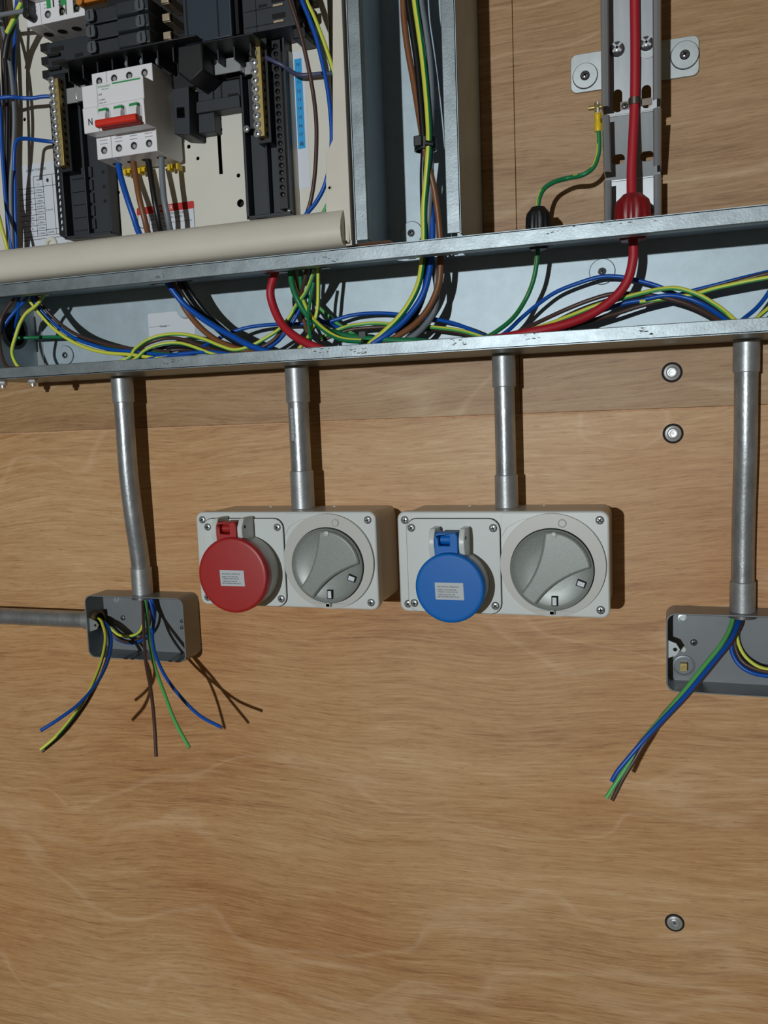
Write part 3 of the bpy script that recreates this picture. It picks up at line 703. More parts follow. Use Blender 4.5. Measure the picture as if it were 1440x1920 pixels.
# danger label
m = MB().prism(rrect(-555.8, -484.4, 190, 239.4, 1.6), PD, PD + 0.25); dg = obj('danger_label', m, PAPER, bd, label='white danger label with a red heading band')
m = MB().prism(rrect(-556, -484.2, 232.2, 240, 1.6), PD + 0.2, PD + 0.4); obj('red_band', m, REDBAND, dg)
text('lettering', 'DANGER', -531, PD + .6, 233.9, 20.5, 4.6, INK_W, dg)
for s_, x_, z_, w_, h_ in (('HAZARD OF ELECTRIC SHOCK,', -539.5, 228.6, 43, 2.5), ('EXPLOSION OR ARC FLASH', -539.5, 224.6, 40, 2.5), ('Disconnect both phases before working', -539, 219.8, 51, 1.6), ('on the equipment', -539, 216.6, 22, 1.6), ('Do not cover label with supply on', -536, 209.5, 34, 1.7)):
    text('lettering', s_, x_, PD + .4, z_, w_, h_, INK, dg)
m = MB(); m.box(-555.6, -555.0, PD + .25, PD + .35, 190, 233); m.box(-541.3, -540.7, PD + .25, PD + .35, 190, 233); m.box(-485, -484.5, PD + .25, PD + .35, 190, 233)
for a0, a1 in (((-555, 220), (-550, 217.5)), ((-550, 217.5), (-545.5, 221)), ((-545.5, 221), (-541.5, 216)), ((-552, 209), (-548, 212.5)), ((-548, 212.5), (-549, 207))):
    dx, dz = a1[0] - a0[0], a1[1] - a0[1]; L_ = math.hypot(dx, dz); nx, nz = -dz / L_ * .4, dx / L_ * .4
    m.prism([(a0[0] - nx, a0[1] - nz), (a1[0] - nx, a1[1] - nz), (a1[0] + nx, a1[1] + nz), (a0[0] + nx, a0[1] + nz)], PD + .25, PD + .35)
obj('printed_pictogram', m, INK, dg)
x, z = P2(97, 458, PD); m = MB().lathe([(9, PD), (8, PD + 2.5), (3.6, PD + 3), (3.2, PD + .5), (0.01, PD + .5)], (x, 0, z), (0, 1, 0), 28); obj('pressed_boss', m, CREAM, bd)

# ------------------------------------------------------------------ neutral bars on their black carriers
def bar(x0, x1, z0, z1, d, n, label, cx0, cx1, cz0, comb):
    t = thing('terminal_bar', label, 'terminal bar', ((cx0 + cx1) / 2, PD, cz0))
    m = MB()
    m.box(cx0, cx0 + 2.5, PD + .3, PD + 17, cz0, 400); m.box(cx1 - 2.5, cx1, PD + .3, PD + 17, cz0, 400); m.box(cx0, cx1, PD + .3, PD + 17, cz0, cz0 + 3)
    m.box(cx0 + 2.5, cx1 - 2.5, PD + .3, PD + 5, cz0 + 3, 400); m.box((cx0 * .55 + cx1 * .45), (cx0 * .55 + cx1 * .45) + 2, PD + 5, PD + 14, cz0 + 3, 400)
    cr = obj('carrier', m, SLATE, t, bev=0.6)
    m = MB().box(x0 - 1.5, x1 + 3, PD + 5, d - 9, z0 - 4, z1 + 8); obj('insulator', m, BLACK, t)
    m = MB().box(x0, x1, d - 9, d, z0, z1); b_ = obj('brass_bar', m, BRASS, t, bev=0.4)
    st_ = (z1 - z0 - 5) / (n - 1)
    for k in range(n):
        s = MB(); cross_screw(s, (x0 + x1) / 2 - 2.3, d, z0 + 3 + k * st_, 4.2, 2.6, random.uniform(0, 1.5))
        obj('terminal_screw', s, [BRIGHT, ZINC_D], b_)
        s = MB(); s.prism(circ(PD + 26, z0 + 3 + k * st_, 1.9, 10), x1 - .3, x1 + .15, 'x'); obj('wire_hole', s, VOID, b_)
    return t
tb1 = bar(-391.5, -381.5, 285, 375, 80, 11, 'right hand brass neutral bar with a column of screw heads, in a black trough', -413, -362, 210, False)
tb2 = bar(-633, -622.5, 286, 377, 80, 12, 'left hand brass neutral bar with a column of screw heads, above a pierced black comb', -640, -578, 212, True)
# second row of small screws beside the right bar
for k in range(21):
    s = MB(); s.lathe([(2.6, 0), (2.4, 1.4), (0.01, 1.8)], (-371.5, PD + 17, 374 - k * 7.2), (0, 1, 0), 12); obj('clamp_screw', s, mat('blackened_screw', (46, 46, 50), 0.22, 0.9), tb1)
m = MB().box(-375.5, -366.5, PD + 5, PD + 17, 216, 380); obj('clamp_strip', m, BLACK, tb1)
# pierced comb left of the left bar
zc0, zc1 = P2(118, 440, 58)[1], P2(110, 312, 58)[1]
m = MB(); hs = []
for k in range(10):
    zz = zc1 - 5 - k * (zc1 - zc0 - 8) / 9.6; hs.append(circ(-649.3, zz, 1.9, 12, 2.9))
m.prism([(-653, zc0), (-643.5, zc0 - 6), (-643.5, zc1 + 70), (-653, zc1 + 70)], 56, 58, holes=hs); obj('comb_strip', m, BLACK, tb2)
m = MB()
for k in range(5): m.box(-634, -606, PD + 5, PD + 7.5, 222 + k * 14, 233 + k * 14)
obj('trough_floor_ribs', m, SLATE, tb2)
for k in range(5):
    x, z = P2(174 + k * 3, 270 + k * 27, 66); m = MB().prism(circ(-584.5, z, 2.0, 12), PD + 16.9, PD + 17.2); obj('rivet_hole', m, VOID, tb2)
x, z = P2(461, 241, 66); m = MB(); cross_screw(m, x, 64, z, 3.6, 2.4); obj('carrier_screw', m, [BRIGHT, ZINC_D], tb1)
# silver links
t = thing('busbar_link', 'bent silver strip joining the right neutral bar to the chassis', 'metal strip', (-430, 70, 355))
m = MB(); m.box(-468, -408, 74, 76, 352.5, 366.5); m.box(-408, -406, 66, 76, 352.5, 366.5); m.box(-406, -392, 66, 68, 351, 363); obj('strip', m, BRIGHT, t, bev=0.5)
x, z = P2(402, 117, 76); m = MB().prism(circ(x, z, 2.6, 16), 75.9, 76.3); obj('hole', m, VOID, t)
t = thing('busbar_link', 'short shiny strip left of the white isolator, behind its neutral pole', 'metal strip', (-605, 70, 360))
m = MB(); m.box(-619, -604, 70, 72, 352, 368); m.box(-604, -602, 70, 78, 352, 368); m.box(-602, -590, 76, 78, 350, 366); obj('strip', m, BRIGHT, t, bev=0.5)
# black end clamp on the rail
t = thing('end_clamp', 'black plastic rail clamp to the right of the white isolator', 'clamp', (-462, PD, 298))
m = MB().prism([(-484, 300), (-466, 297), (-464, 345), (-484, 345)], PD + .3, 80, holes=[[(-480, 316), (-480, 326), (-471, 325), (-471, 315)]]); obj('body', m, SLATE, t, bev=0.8)
m = MB().box(-466, -446, PD + .3, 62, 303, 344); obj('foot', m, SLATE, t, bev=0.8)
m = MB().box(-480, -471, 60, 70, 304, 309); obj('grey_tongue', m, SLATE_L, t)
m = MB(); m.box(-469, -414, PD + .3, 66, 322, 334); m.box(-467, -416, PD + .3, 60, 334, 352)
t2 = thing('rail_block', 'low charcoal block bridging between the rail clamp and the right trough', 'plastic block', (-440, PD, 322))
obj('block', m, SLATE, t2, bev=0.8)
m = MB(); m.box(-448, -446.6, 60, 60.6, 336, 350); m.box(-438, -436.6, 60, 60.6, 336, 350); m.box(-430, -418, 60, 60.6, 336, 338); obj('moulded_seams', m, VOID, t2)

# ------------------------------------------------------------------ busbar chassis, shield, black breakers
ch = thing('busbar_chassis', 'black moulded busbar chassis across the top of the board', 'busbar chassis', (-490, PD, 382))
m = MB(); m.box(-640, -560, PD + .3, 72, 384, 418); obj('left_wing', m, SLATE, ch, bev=0.8)
m = MB(); m.box(-565, -440, PD + .3, 60, 378, 520); obj('centre_web', m, BLACK, ch)
m = MB(); m.box(-396, -338, PD + .3, 86, 381, 520); obj('right_wing', m, SLATE, ch, bev=0.8)
m = MB()
for k in range(3): m.box(-650, -638, PD + 4, 70, 384 + k * 14, 392 + k * 14)
obj('left_lugs', m, BLACK, ch, bev=0.6)
m = MB()
for k in range(2):
    m.box(-637, -622, 71, 76, 388 + k * 14, 391 + k * 14); m.box(-634, -618, 71.5, 72.6, 394 + k * 14, 398.5 + k * 14)
obj('left_slots', m, VOID, ch)
m = MB()
for k in range(1):
    m.box(-622, -575, 71.9, 72.3, 390 + k * 19, 391.2 + k * 19); m.box(-604, -594, 71.9, 72.5, 398 + k * 19, 401.5 + k * 19)
obj('wing_seams', m, VOID, ch)
m = MB()
for k in range(7): m.box(-394, -362, 85.9, 86.3, 386 + k * 15, 386.8 + k * 15); m.box(-364, -350, 85.9, 86.6, 390 + k * 15, 394.5 + k * 15); 
m.box(-381.5, -380.7, 85.9, 86.3, 381, 520); m.box(-378, -369, 85.9, 86.4, 403, 405.5); m.box(-378, -369, 85.9, 86.4, 433, 435.5)
obj('wing_seams', m, VOID, ch)
for k in range(5):
    m = MB().box(-362, -351.5, 86.2, 88, 385.6 + k * 15, 387.4 + k * 15); obj('copper_tongue', m, TINNED, ch)
m = MB()
for k in range(5): m.box(-340, -329, PD + 6, 74, 378 + k * 16, 388 + k * 16)
m.box(-347, -333, PD + 1, 78, 372, 382); obj('right_lugs', m, BLACK, ch, bev=1.2)
# ribbed terminal shield over the isolator
sh = thing('terminal_shield', 'thin black shelf with hanging fins just above the white isolator', 'shield', (-500, PD, 372))
m = MB(); m.box(-600, -436, 60, 110, 377.4, 379); m.box(-600, -436, 60, 62, 352, 379); m.box(-430, -375, 60, 108, 370, 371.4); m.box(-430, -375, 60, 62, 352, 371); obj('shelf', m, BLACK, sh, bev=0.4)
for k in range(9): obj('fin', MB().box(-597 + k * 18, -595.6 + k * 18, 61, 96, 364, 377.6), SLATE, sh)
for k in range(3): obj('fin', MB().box(-424 + k * 18, -422.6 + k * 18, 61, 90, 358, 370), SLATE, sh)
m = MB().prism([(-452, 340), (-436, 350), (-436, 377), (-464, 377), (-466, 352)], 60, 98); obj('side_hood', m, BLACK, sh, bev=2)
for px, py in ((296, 114), (266, 114), (238, 118)):
    x, _, z = P(px, py, 90); m = MB(); m.lathe([(3.8, 0), (3.8, 5), (2.6, 6), (2.3, 4), (0.01, 4)], (x, 84, z), (0, 1, 0), 18); obj('clamp_screw', m, BRIGHT, sh)
# charcoal outgoing breakers with grey slotted pads
for row in range(3):
    for col in range(2):
        z0 = 381.5 + row * 15.5; x0 = -566 + col * 38; 
        lab = ['bottom', 'middle', 'top'][row] + ' ' + ['left', 'right'][col]
        t = thing('plug_in_breaker', 'charcoal plug in breaker above the black shelf, %s of its block' % lab, 'breaker', (x0 + 18, 60, z0), 'charcoal breakers above the shelf')
        m = MB(); m.prism([(62, z0), (101, z0), (104 - 3 * (1 - col), z0 + 2), (104 - 3 * (1 - col), z0 + 14), (62, z0 + 15)], x0, x0 + 37.2, 'x'); obj('case', m, SLATE, t, bev=0.8)
        px_ = x0 + (2 if col == 0 else 23)
        m = MB(); m.prism([(px_, z0 + 3), (px_ + 3, z0 + .8), (px_ + 10, z0 + 1.2), (px_ + 11, z0 + 5), (px_ + 10, z0 + 12.6), (px_ + 3, z0 + 12.8), (px_, z0 + 10)], 103, 106.5); pd = obj('slotted_pad', m, SLATE_L, t, bev=0.6)
        m = MB().box(px_ + 5, px_ + 6.4, 106.2, 106.8, z0 + 3, z0 + 11); obj('slot', m, VOID, pd)
for k in range(3):
    z0 = 389 + k * 17.4
    t = thing('busbar_stab', ['lowest', 'middle', 'topmost'][k] + ' of the three bare copper stabs between the charcoal breakers and the slate block', 'busbar stab', (-479, 62, z0), 'copper stabs of the chassis')
    m = MB(); m.box(-484, -475.5, 60.5, 88, z0, z0 + 8.4); m.box(-484, -475.5, 84, 90, z0 + .5, z0 + 7.6); obj('stab', m, TINNED, t, bev=0.5)
t = thing('blanking_block', 'tall slate coloured cover block right of the copper stabs', 'cover block', (-433, 60, 380))
m = MB(); m.box(-456, -403, 60.5, 97, 377, 520); obj('cover', m, mat('slate_blue_plastic', (42, 54, 66), 0.4), t, bev=1)
m = MB(); m.box(-452.5, -451, 96.9, 97.4, 378, 520); m.box(-418, -416.6, 96.9, 97.4, 378, 520); m.box(-402, -398.5, 70, 90, 381, 520); obj('groove', m, VOID, t)
t = thing('data_sticker', 'small white sticker half hidden above the black shelf', 'sticker', (-590, 76, 385))
m = MB().prism([P2(170, 103, 74), P2(171, 81, 74), P2(178, 80, 74), P2(198, 93, 74), P2(196, 96, 74)], 72.4, 73.0); obj('sticker', m, PAPER_G, t)

# ------------------------------------------------------------------ white modular switchgear
def modular(x0, np_, z0, label, toggles, top=86.0, neutral=True, wires=None):
    """x0 left, z0 bottom; pole width 18.1"""
    pw = 18.1; t = thing('isolator_switch', label, 'switch', (x0 + pw * np_ / 2, 52, z0))
    sec = [(50, z0 + 4), (54, z0), (100, z0), (100, z0 + 22.3), (119, z0 + 20.8), (119.6, z0 + 45), (118.2, z0 + 46), (118.2, z0 + 67.2), (100, z0 + 68.4), (100, z0 + top), (64, z0 + top), (50, z0 + 82)]
    for k, (a, b) in enumerate(((x0, x0 + pw - .25), (x0 + pw + .05, x0 + pw * np_))):
        s2 = sec if k else [(d + (0 if d < 90 else 0), z + (0)) for d, z in sec]
        m = MB().prism(s2, a, b, 'x'); obj('case', m, WHITE, t, bev=0.5)
    hz = lambda k: x0 + pw * (k + .5)
    for k in range(np_):
        for zz in (z0 + 8.5, z0 + 77.5):
            m = MB(); m.lathe([(4.3, 99.9), (4.3, 100.3), (3.6, 100.35)], (hz(k), 0, zz), (0, 1, 0), 24, False); m.mi(1).prism(circ(hz(k), zz, 3.7, 20), 99.9, 100.15)
            m.mi(2).lathe([(2.3, 100.1), (2.0, 100.6), (0.01, 100.7)], (hz(k) + .4, 0, zz - .6), (0, 1, 0), 14); m.mi(0)
            obj('terminal_screw', m, [mat('white_rim', (205, 206, 210), 0.4), VOID, BRIGHT], t)
        m = MB(); m.box(hz(k) - 4.6, hz(k) + 4.6, 100, 100.1, z0 + 18.2, z0 + 19); m.box(hz(k) - 4.6, hz(k) + 4.6, 100, 100.1, z0 + 14.8, z0 + 15.6); obj('printed_line', m, mat('grey_print', (150, 152, 158), 0.6), t)
        m = MB(); m.prism(circ(hz(k), 78, 5.2, 20), z0 - .1, z0 + .3, 'z'); obj('wire_entry', m, VOID, t)
    m = MB(); m.box(x0 + pw + 4, x0 + pw * np_ - .5, 118.1, 118.3, z0 + 65.6, z0 + 66.8) if False else m.box(x0 + pw * 2, x0 + pw * np_ - 3, 118.1, 118.3, z0 + 64.2, z0 + 65.7); obj('green_line', m, INK_G, t)
    for k in toggles:
        cx = hz(k)
        m = MB(); m.prism(rrect(cx - 6.2, cx + 6.2, z0 + 22.5, z0 + 43.5, 6), 119.4, 119.9); obj('toggle_well', m, mat('well_grey', (204, 205, 210), 0.4), t)
        m = MB(); m.prism([(119, z0 + 40.5), (124, z0 + 40), (127, z0 + 33), (127, z0 + 26), (119, z0 + 25)], cx - 4.4, cx + 4.4, 'x'); tg = obj('toggle', m, WHITE, t, bev=0.5)
        m = MB().prism([(120, z0 + 40.9), (124.4, z0 + 40.4), (125.4, z0 + 37.6), (120.0, z0 + 37.6)], cx - 4.5, cx + 4.5, 'x'); obj('green_flag', m, INK_G, tg)
    return t
iso = modular(-565.5, 4, 279.2, 'white four pole isolator with a red toggle bar and a large N', (1, 2, 3))
m = MB(); m.prism(rrect(122.5, 130.5, 300.5, 307.8, 2.4), -544.5, -496.5, 'x'); obj('red_toggle_bar', m, RED_T, iso, bev=0.8)
m = MB(); m.prism(rrect(120, 124, 299, 302, 1), -541, -495, 'x'); obj('bar_shadow_gap', m, mat('red_bar_shade', (120, 20, 16), 0.5), iso)  # darker red strip paints the shade under the toggle bar
text('lettering', 'N', -559.2, 119.9, 307.2, 4.6, 7.0, INK_B, iso)
text('logo', 'Schneider', -546.2, 118.4, 342.0, 15.0, 2.6, INK_G, iso); text('logo', 'Electric', -541.6, 118.4, 339.6, 8, 1.5, INK_G, iso)
text('lettering', 'iSW', -546, 118.4, 334.6, 4.4, 2.0, INK, iso); text('lettering', 'Ui 500V', -545.8, 118.4, 329.6, 7.5, 1.5, INK, iso); text('lettering', 'Uimp 6kV', -545.8, 118.4, 326.8, 9, 1.4, INK, iso)
for px, py in ((241, 322), (268, 319), (324, 313)):
    x, z = P2(px, py, 62)
    m = MB(); m.box(x - 6, x + 6, 53, 60, z - .5, z + 4); m.box(x - 6.4, x - 3.2, 53, 63, z - 3, z + 3); m.box(x + 3.2, x + 6.4, 53, 63, z - 3, z + 3)
    obj('yellow_rail_clip', m, YEL_P, iso, bev=0.5)
rcd = modular(-640.5, 4, 423.5, 'white device cut by the top edge, at the upper left corner of the board', (1,))
m = MB().prism(circ(-631, 431, 4.6, 20), 100, 113); m.box(-635, -628, 100, 112, 432, 470); obj('black_cap', m, BLACK, rcd, bev=1)
for px, w_ in ((92, 5), (101, 1.6), (120, 7)):
    x, z = P2(px, 6, 119); m = MB().box(x - w_ / 2, x + w_ / 2, 119.6, 119.9, 427, 445); obj('printed_mark', m, INK_G if w_ > 2 else INK, rcd)
m = MB(); m.cyl((-566, 104, 432), (-566, 112, 432), 4, n=18); m.box(-566, -540, 100, 108, 431, 440); obj('orange_link', m, mat('orange_plastic', (196, 122, 36), 0.45), rcd, bev=0.8)

# ================================================================== WIRES
def wire(label, kind, r, pts, cat='wire', group=None, name=None, end=None, rot=0.0, per=7, sdir=None, thr=0.35):
    path = smoothpath([P(*q) for q in pts], per)
    m = MB()
    mats = {'blue': [W_BLUE], 'navy': [W_NAVY], 'brown': [W_BROWN], 'brown2': [W_BROWN2], 'black': [W_BLACK], 'grey': [W_GREY], 'red': [W_RED],
            'gy': [W_GREEN, W_YEL], 'yg': [W_LGREEN, W_YEL], 'g': [W_GREEN], 'lg': [W_LGREEN]}[kind]
    m.tube(path, r, 16, stripe=1 if len(mats) > 1 else None, sdir=sdir, thr=thr)
    nm = name or ('red_cable' if kind == 'red' else 'earth_wire' if kind in ('gy', 'yg', 'g', 'lg') else 'wire')
    a, b = path[0], path[-1]; base = a if a.z < b.z else b
    o = obj(nm, m, mats, None, at=tuple(base), smooth=60)
    setp(o, label, cat, group)
    if end is not None:
        u = (path[-1] - path[-2]).normalized()
        e = MB().cyl(tuple(path[-1] - u * 1), tuple(path[-1] + u * 0.25), r * .62, n=10); c = obj('copper_core', e, COPPER, o)
    return o
YR, GR = 3.6, 0.4      # stripe facing: yellow side towards the viewer / green side towards the viewer

# --- left box: six tails and the loops inside
wire('blue wire sweeping down left from the side entry of the left box', 'blue', 1.95, [(60, 1160, 18), (150, 1162, 18), (186, 1164, 19), (200, 1172, 26), (208, 1190, 38), (208, 1215, 58), (200, 1245, 84), (182, 1280, 112), (150, 1318, 140), (112, 1347, 160), (76, 1370, 173)], end=1, rot=1)
wire('green and yellow wire sweeping down left from the left box, yellow side showing', 'gy', 1.95, [(60, 1158, 18), (150, 1158, 18), (184, 1160, 20), (194, 1175, 32), (198, 1196, 48), (194, 1225, 70), (183, 1260, 95), (165, 1300, 122), (138, 1342, 145), (106, 1380, 162), (76, 1406, 172)], end=1, rot=3.4, sdir=(-0.8, 0.6, 0.3), thr=-0.15)
wire('dark brown wire hanging hidden behind the yellow one at lower left', 'brown', 1.95, [(60, 1162, 16), (150, 1164, 16), (186, 1166, 17), (202, 1184, 28), (206, 1212, 50), (196, 1250, 78), (178, 1290, 106), (156, 1328, 130), (120, 1374, 152), (79, 1409, 166)], end=1)
wire('dark brown wire hanging straight down out of the left box', 'brown', 1.95, [(262, 1060, 19), (266, 1110, 18), (268, 1130, 22), (269, 1165, 42), (271, 1205, 66), (274, 1245, 90), (283, 1295, 112), (289, 1350, 128), (293, 1419, 142)], end=1)
wire('light green wire hanging down and slightly right from the left box', 'lg', 2.0, [(264, 1060, 17), (268, 1110, 17), (273, 1132, 20), (277, 1170, 38), (281, 1205, 58), (290, 1248, 80), (308, 1300, 102), (328, 1352, 118), (355, 1402, 128)], end=1)
wire('blue wire curving down right from the left box, its end furthest right', 'blue', 1.95, [(268, 1060, 16), (276, 1110, 15), (284, 1135, 16), (288, 1165, 24), (286, 1195, 38), (292, 1228, 52), (310, 1268, 66), (340, 1308, 78), (375, 1342, 86), (416, 1364, 92)], end=1)
wire('short yellow green loop inside the left box', 'yg', 1.8, [(184, 1162, 14), (205, 1176, 10), (222, 1190, 9), (240, 1193, 10), (258, 1188, 14), (268, 1172, 16), (271, 1140, 16), (268, 1110, 17)], rot=YR, sdir=(0, 0.5, 0.8), thr=0.1)
wire('dark brown loop low inside the left box', 'brown', 1.8, [(184, 1165, 12), (206, 1184, 8), (225, 1200, 7), (243, 1204, 8), (262, 1196, 10), (277, 1178, 12), (281, 1150, 13), (277, 1112, 15)])
wire('blue loop inside the left box beside the brown one', 'blue', 1.8, [(186, 1168, 10), (215, 1196, 5), (243, 1206, 6), (266, 1200, 8), (284, 1182, 11), (290, 1155, 13), (282, 1112, 14)])
# --- right box
wire('blue wire falling diagonally down left from the right hand box', 'blue', 2.1, [(1386, 1100, 19), (1387, 1150, 19), (1383, 1172, 30), (1368, 1202, 46), (1345, 1232, 58), (1312, 1272, 72), (1280, 1310, 84), (1240, 1352, 96), (1205, 1390, 104), (1176, 1424, 108), (1158, 1446, 110), (1147, 1465, 111)], end=1)
wire('green wire beside the blue one from the right hand box, ending lowest', 'lg', 2.1, [(1376, 1100, 18), (1375, 1152, 18), (1367, 1182, 29), (1349, 1213, 43), (1319, 1250, 56), (1284, 1294, 69), (1244, 1342, 83), (1210, 1382, 93), (1186, 1420, 100), (1162, 1457, 106), (1137, 1496, 110)], end=1)
wire('dark brown wire behind the blue one from the right hand box', 'brown', 2.1, [(1392, 1100, 17), (1391, 1152, 16), (1387, 1175, 25), (1370, 1206, 40), (1346, 1236, 52), (1315, 1274, 65), (1283, 1311, 77), (1244, 1352, 89), (1211, 1390, 97), (1190, 1424, 101), (1168, 1460, 104), (1148, 1500, 106)], end=1)
wire('blue loop curving right inside the right hand box', 'blue', 2.1, [(1390, 1100, 13), (1388, 1150, 12), (1374, 1190, 10), (1372, 1220, 10), (1386, 1246, 12), (1412, 1262, 16), (1450, 1268, 22), (1500, 1268, 26)])
wire('dark brown loop in the middle inside the right hand box', 'brown', 2.1, [(1394, 1100, 12), (1392, 1150, 11), (1380, 1186, 9), (1379, 1214, 9), (1392, 1240, 11), (1418, 1255, 15), (1450, 1261, 20), (1500, 1262, 26)])
wire('yellow striped loop nearest the pipe inside the right hand box', 'gy', 1.9, [(1398, 1100, 12), (1396, 1150, 11), (1384, 1184, 9), (1385, 1208, 9), (1398, 1232, 11), (1422, 1250, 15), (1450, 1256, 19), (1500, 1256, 26)], rot=YR)

# --- cable tray and glands
wire('thick red cable from the tray through its gland, looping along the trunking into the board', 'red', 4.4,
     [(1190, -60, 41), (1190, 0, 41), (1191, 100, 41), (1190, 190, 41), (1187, 260, 43), (1184, 330, 46), (1185, 400, 50), (1187, 450, 50), (1187, 485, 50), (1176, 527, 50), (1150, 560, 52), (1110, 588, 56), (1060, 608, 62), (1000, 622, 68), (900, 640, 74), (760, 655, 78), (640, 662, 78), (590, 650, 76), (552, 630, 70), (527, 605, 64), (512, 573, 60), (507, 545, 60), (515, 512, 62), (520, 470, 64), (522, 430, 64)], cat='cable', name='red_cable')
wire('green earth wire from the brass bolt through the black gland into the trunking', 'gy', 2.3,
     [(1122, 247, 42), (1123, 270, 42), (1121, 292, 42), (1112, 314, 43), (1092, 328, 44), (1065, 334, 38), (1040, 341, 43), (1021, 353, 47), (1011, 372, 50), (1008, 400, 50), (1008, 450, 50), (1007, 485, 48), (1000, 525, 46), (985, 562, 44), (962, 596, 50), (930, 622, 58), (890, 645, 66)], rot=GR + 1.0, sdir=(-0.95, 0.1, 0.35), thr=0.6)
lug = thing('ring_lug', 'yellow crimp lug and brass bolt on the left side of the cable tray', 'cable lug', (-62, 42, 268))
x, _, z = P(1121, 230, 42)
m = MB(); m.lathe([(2.9, 0), (3.2, 2), (3.4, 5), (2.6, 9), (2.7, 11), (3.4, 14), (2.9, 17)], (x, 42, z - 8), (0, 0, 1), 20); obj('yellow_sleeve', m, YEL_P, lug)
m = MB(); m.box(x - 0.8, x + 1.2, 38, 46, z + 7, z + 18); obj('lug_tongue', m, BRIGHT, lug, bev=0.4)
x2, _, z2 = P(1114, 202, 42)
m = MB(); m.cyl((x2 - 5, 42, z2), (TX0, 42, z2), 2.1, n=16); bo = obj('brass_bolt', m, BRASS, lug)
m = MB(); m.lathe([(4.4, 0), (4.8, .6), (4.8, 3.6), (4.4, 4.2)], (x2 + 0.4, 42, z2), (1, 0, 0), 6); obj('hex_nut', m, BRASS, bo)

# --- long trunking, left part
wire('bright yellow striped wire sagging right from the far left of the trunking', 'gy', 2.0, [(36, 520, 70), (50, 553, 62), (58, 567, 58), (78, 592, 54), (103, 618, 52), (135, 640, 52), (170, 655, 54), (205, 662, 58), (245, 665, 62), (300, 672, 66), (380, 676, 70)], rot=YR, sdir=(-0.3, 0.7, 0.0), thr=0.1)
wire('blue wire sagging just above the yellow striped one at far left', 'blue', 2.0, [(44, 520, 66), (60, 556, 56), (82, 588, 50), (108, 612, 46), (140, 634, 46), (175, 647, 48), (210, 656, 52), (250, 659, 56), (310, 666, 62), (360, 668, 66)])
wire('brown wire sagging topmost of the three at far left', 'brown', 2.0, [(52, 520, 62), (66, 553, 52), (88, 583, 44), (114, 608, 40), (145, 628, 40), (185, 642, 42), (220, 650, 46), (262, 655, 52), (320, 660, 60)])
wire('yellow wire curling down left in front of the round hole', 'yg', 2.1, [(96, 530, 48), (84, 550, 54), (70, 571, 60), (50, 587, 66), (38, 606, 70), (29, 632, 73), (23, 655, 76), (26, 673, 79), (38, 690, 82), (60, 690, 84)], rot=YR, sdir=(-0.5, 0.7, -0.1), thr=-0.1)
wire('blue wire dropping into the round hole, upright part', 'blue', 2.1, [(38, 530, 70), (35, 560, 66), (33, 590, 58), (27, 615, 48), (22, 635, 40), (5, 650, 30)])
wire('blue wire slanting down left above the round hole', 'blue', 2.1, [(60, 545, 62), (44, 567, 62), (30, 582, 62), (15, 600, 64), (2, 618, 66), (-20, 640, 66)])
wire('brown wire bowing along the left edge of the trunking', 'brown', 2.0, [(40, 535, 74), (28, 558, 72), (12, 580, 72), (1, 603, 72), (-1, 635, 74), (3, 665, 78), (14, 688, 82), (40, 690, 84)])
wire('green earth wire running level from the round hole', 'g', 2.1, [(-10, 634, 40), (22, 634, 38), (60, 633, 30), (110, 632, 28), (150, 636, 32), (185, 646, 38), (220, 652, 44), (265, 658, 52), (320, 664, 60)])
# --- humps between the label and the red cable
wire('yellow green wire arching over the hump below the white label', 'yg', 2.0, [(170, 690, 74), (236, 674, 66), (254, 654, 60), (278, 637, 52), (308, 628, 48), (345, 627, 48), (380, 635, 52), (412, 648, 58), (440, 656, 62), (470, 649, 62), (498, 634, 60), (524, 617, 56), (542, 596, 52), (556, 572, 52), (575, 545, 56), (590, 505, 64)], rot=YR)
wire('brown wire arching just under the yellow green hump', 'brown', 2.1, [(180, 690, 72), (240, 676, 64), (260, 655, 56), (284, 641, 48), (315, 634, 44), (345, 637, 46), (374, 648, 50), (405, 658, 56), (440, 663, 60), (480, 655, 58), (510, 640, 54), (530, 618, 50), (545, 595, 48), (558, 570, 48), (570, 530, 60), (576, 500, 64)])
wire('lower yellow green wire showing under the brown hump', 'yg', 1.9, [(190, 690, 76), (248, 676, 70), (272, 657, 64), (300, 646, 58), (330, 643, 54), (356, 648, 56), (400, 664, 62), (440, 672, 66)], rot=GR)
wire('black wire arching lowest of the hump', 'black', 2.0, [(186, 690, 70), (250, 678, 62), (278, 661, 52), (312, 651, 44), (350, 651, 44), (385, 660, 50), (430, 668, 58)])
wire('dark brown wire under the hump, beside the black one', 'brown', 2.0, [(200, 690, 68), (262, 678, 58), (292, 664, 48), (330, 656, 40), (370, 656, 40), (410, 666, 50), (450, 672, 58)])
wire('blue wire low along the lip below the hump', 'blue', 2.1, [(220, 690, 72), (286, 672, 66), (320, 666, 62), (355, 662, 60), (392, 660, 60), (430, 664, 62), (470, 672, 66)])
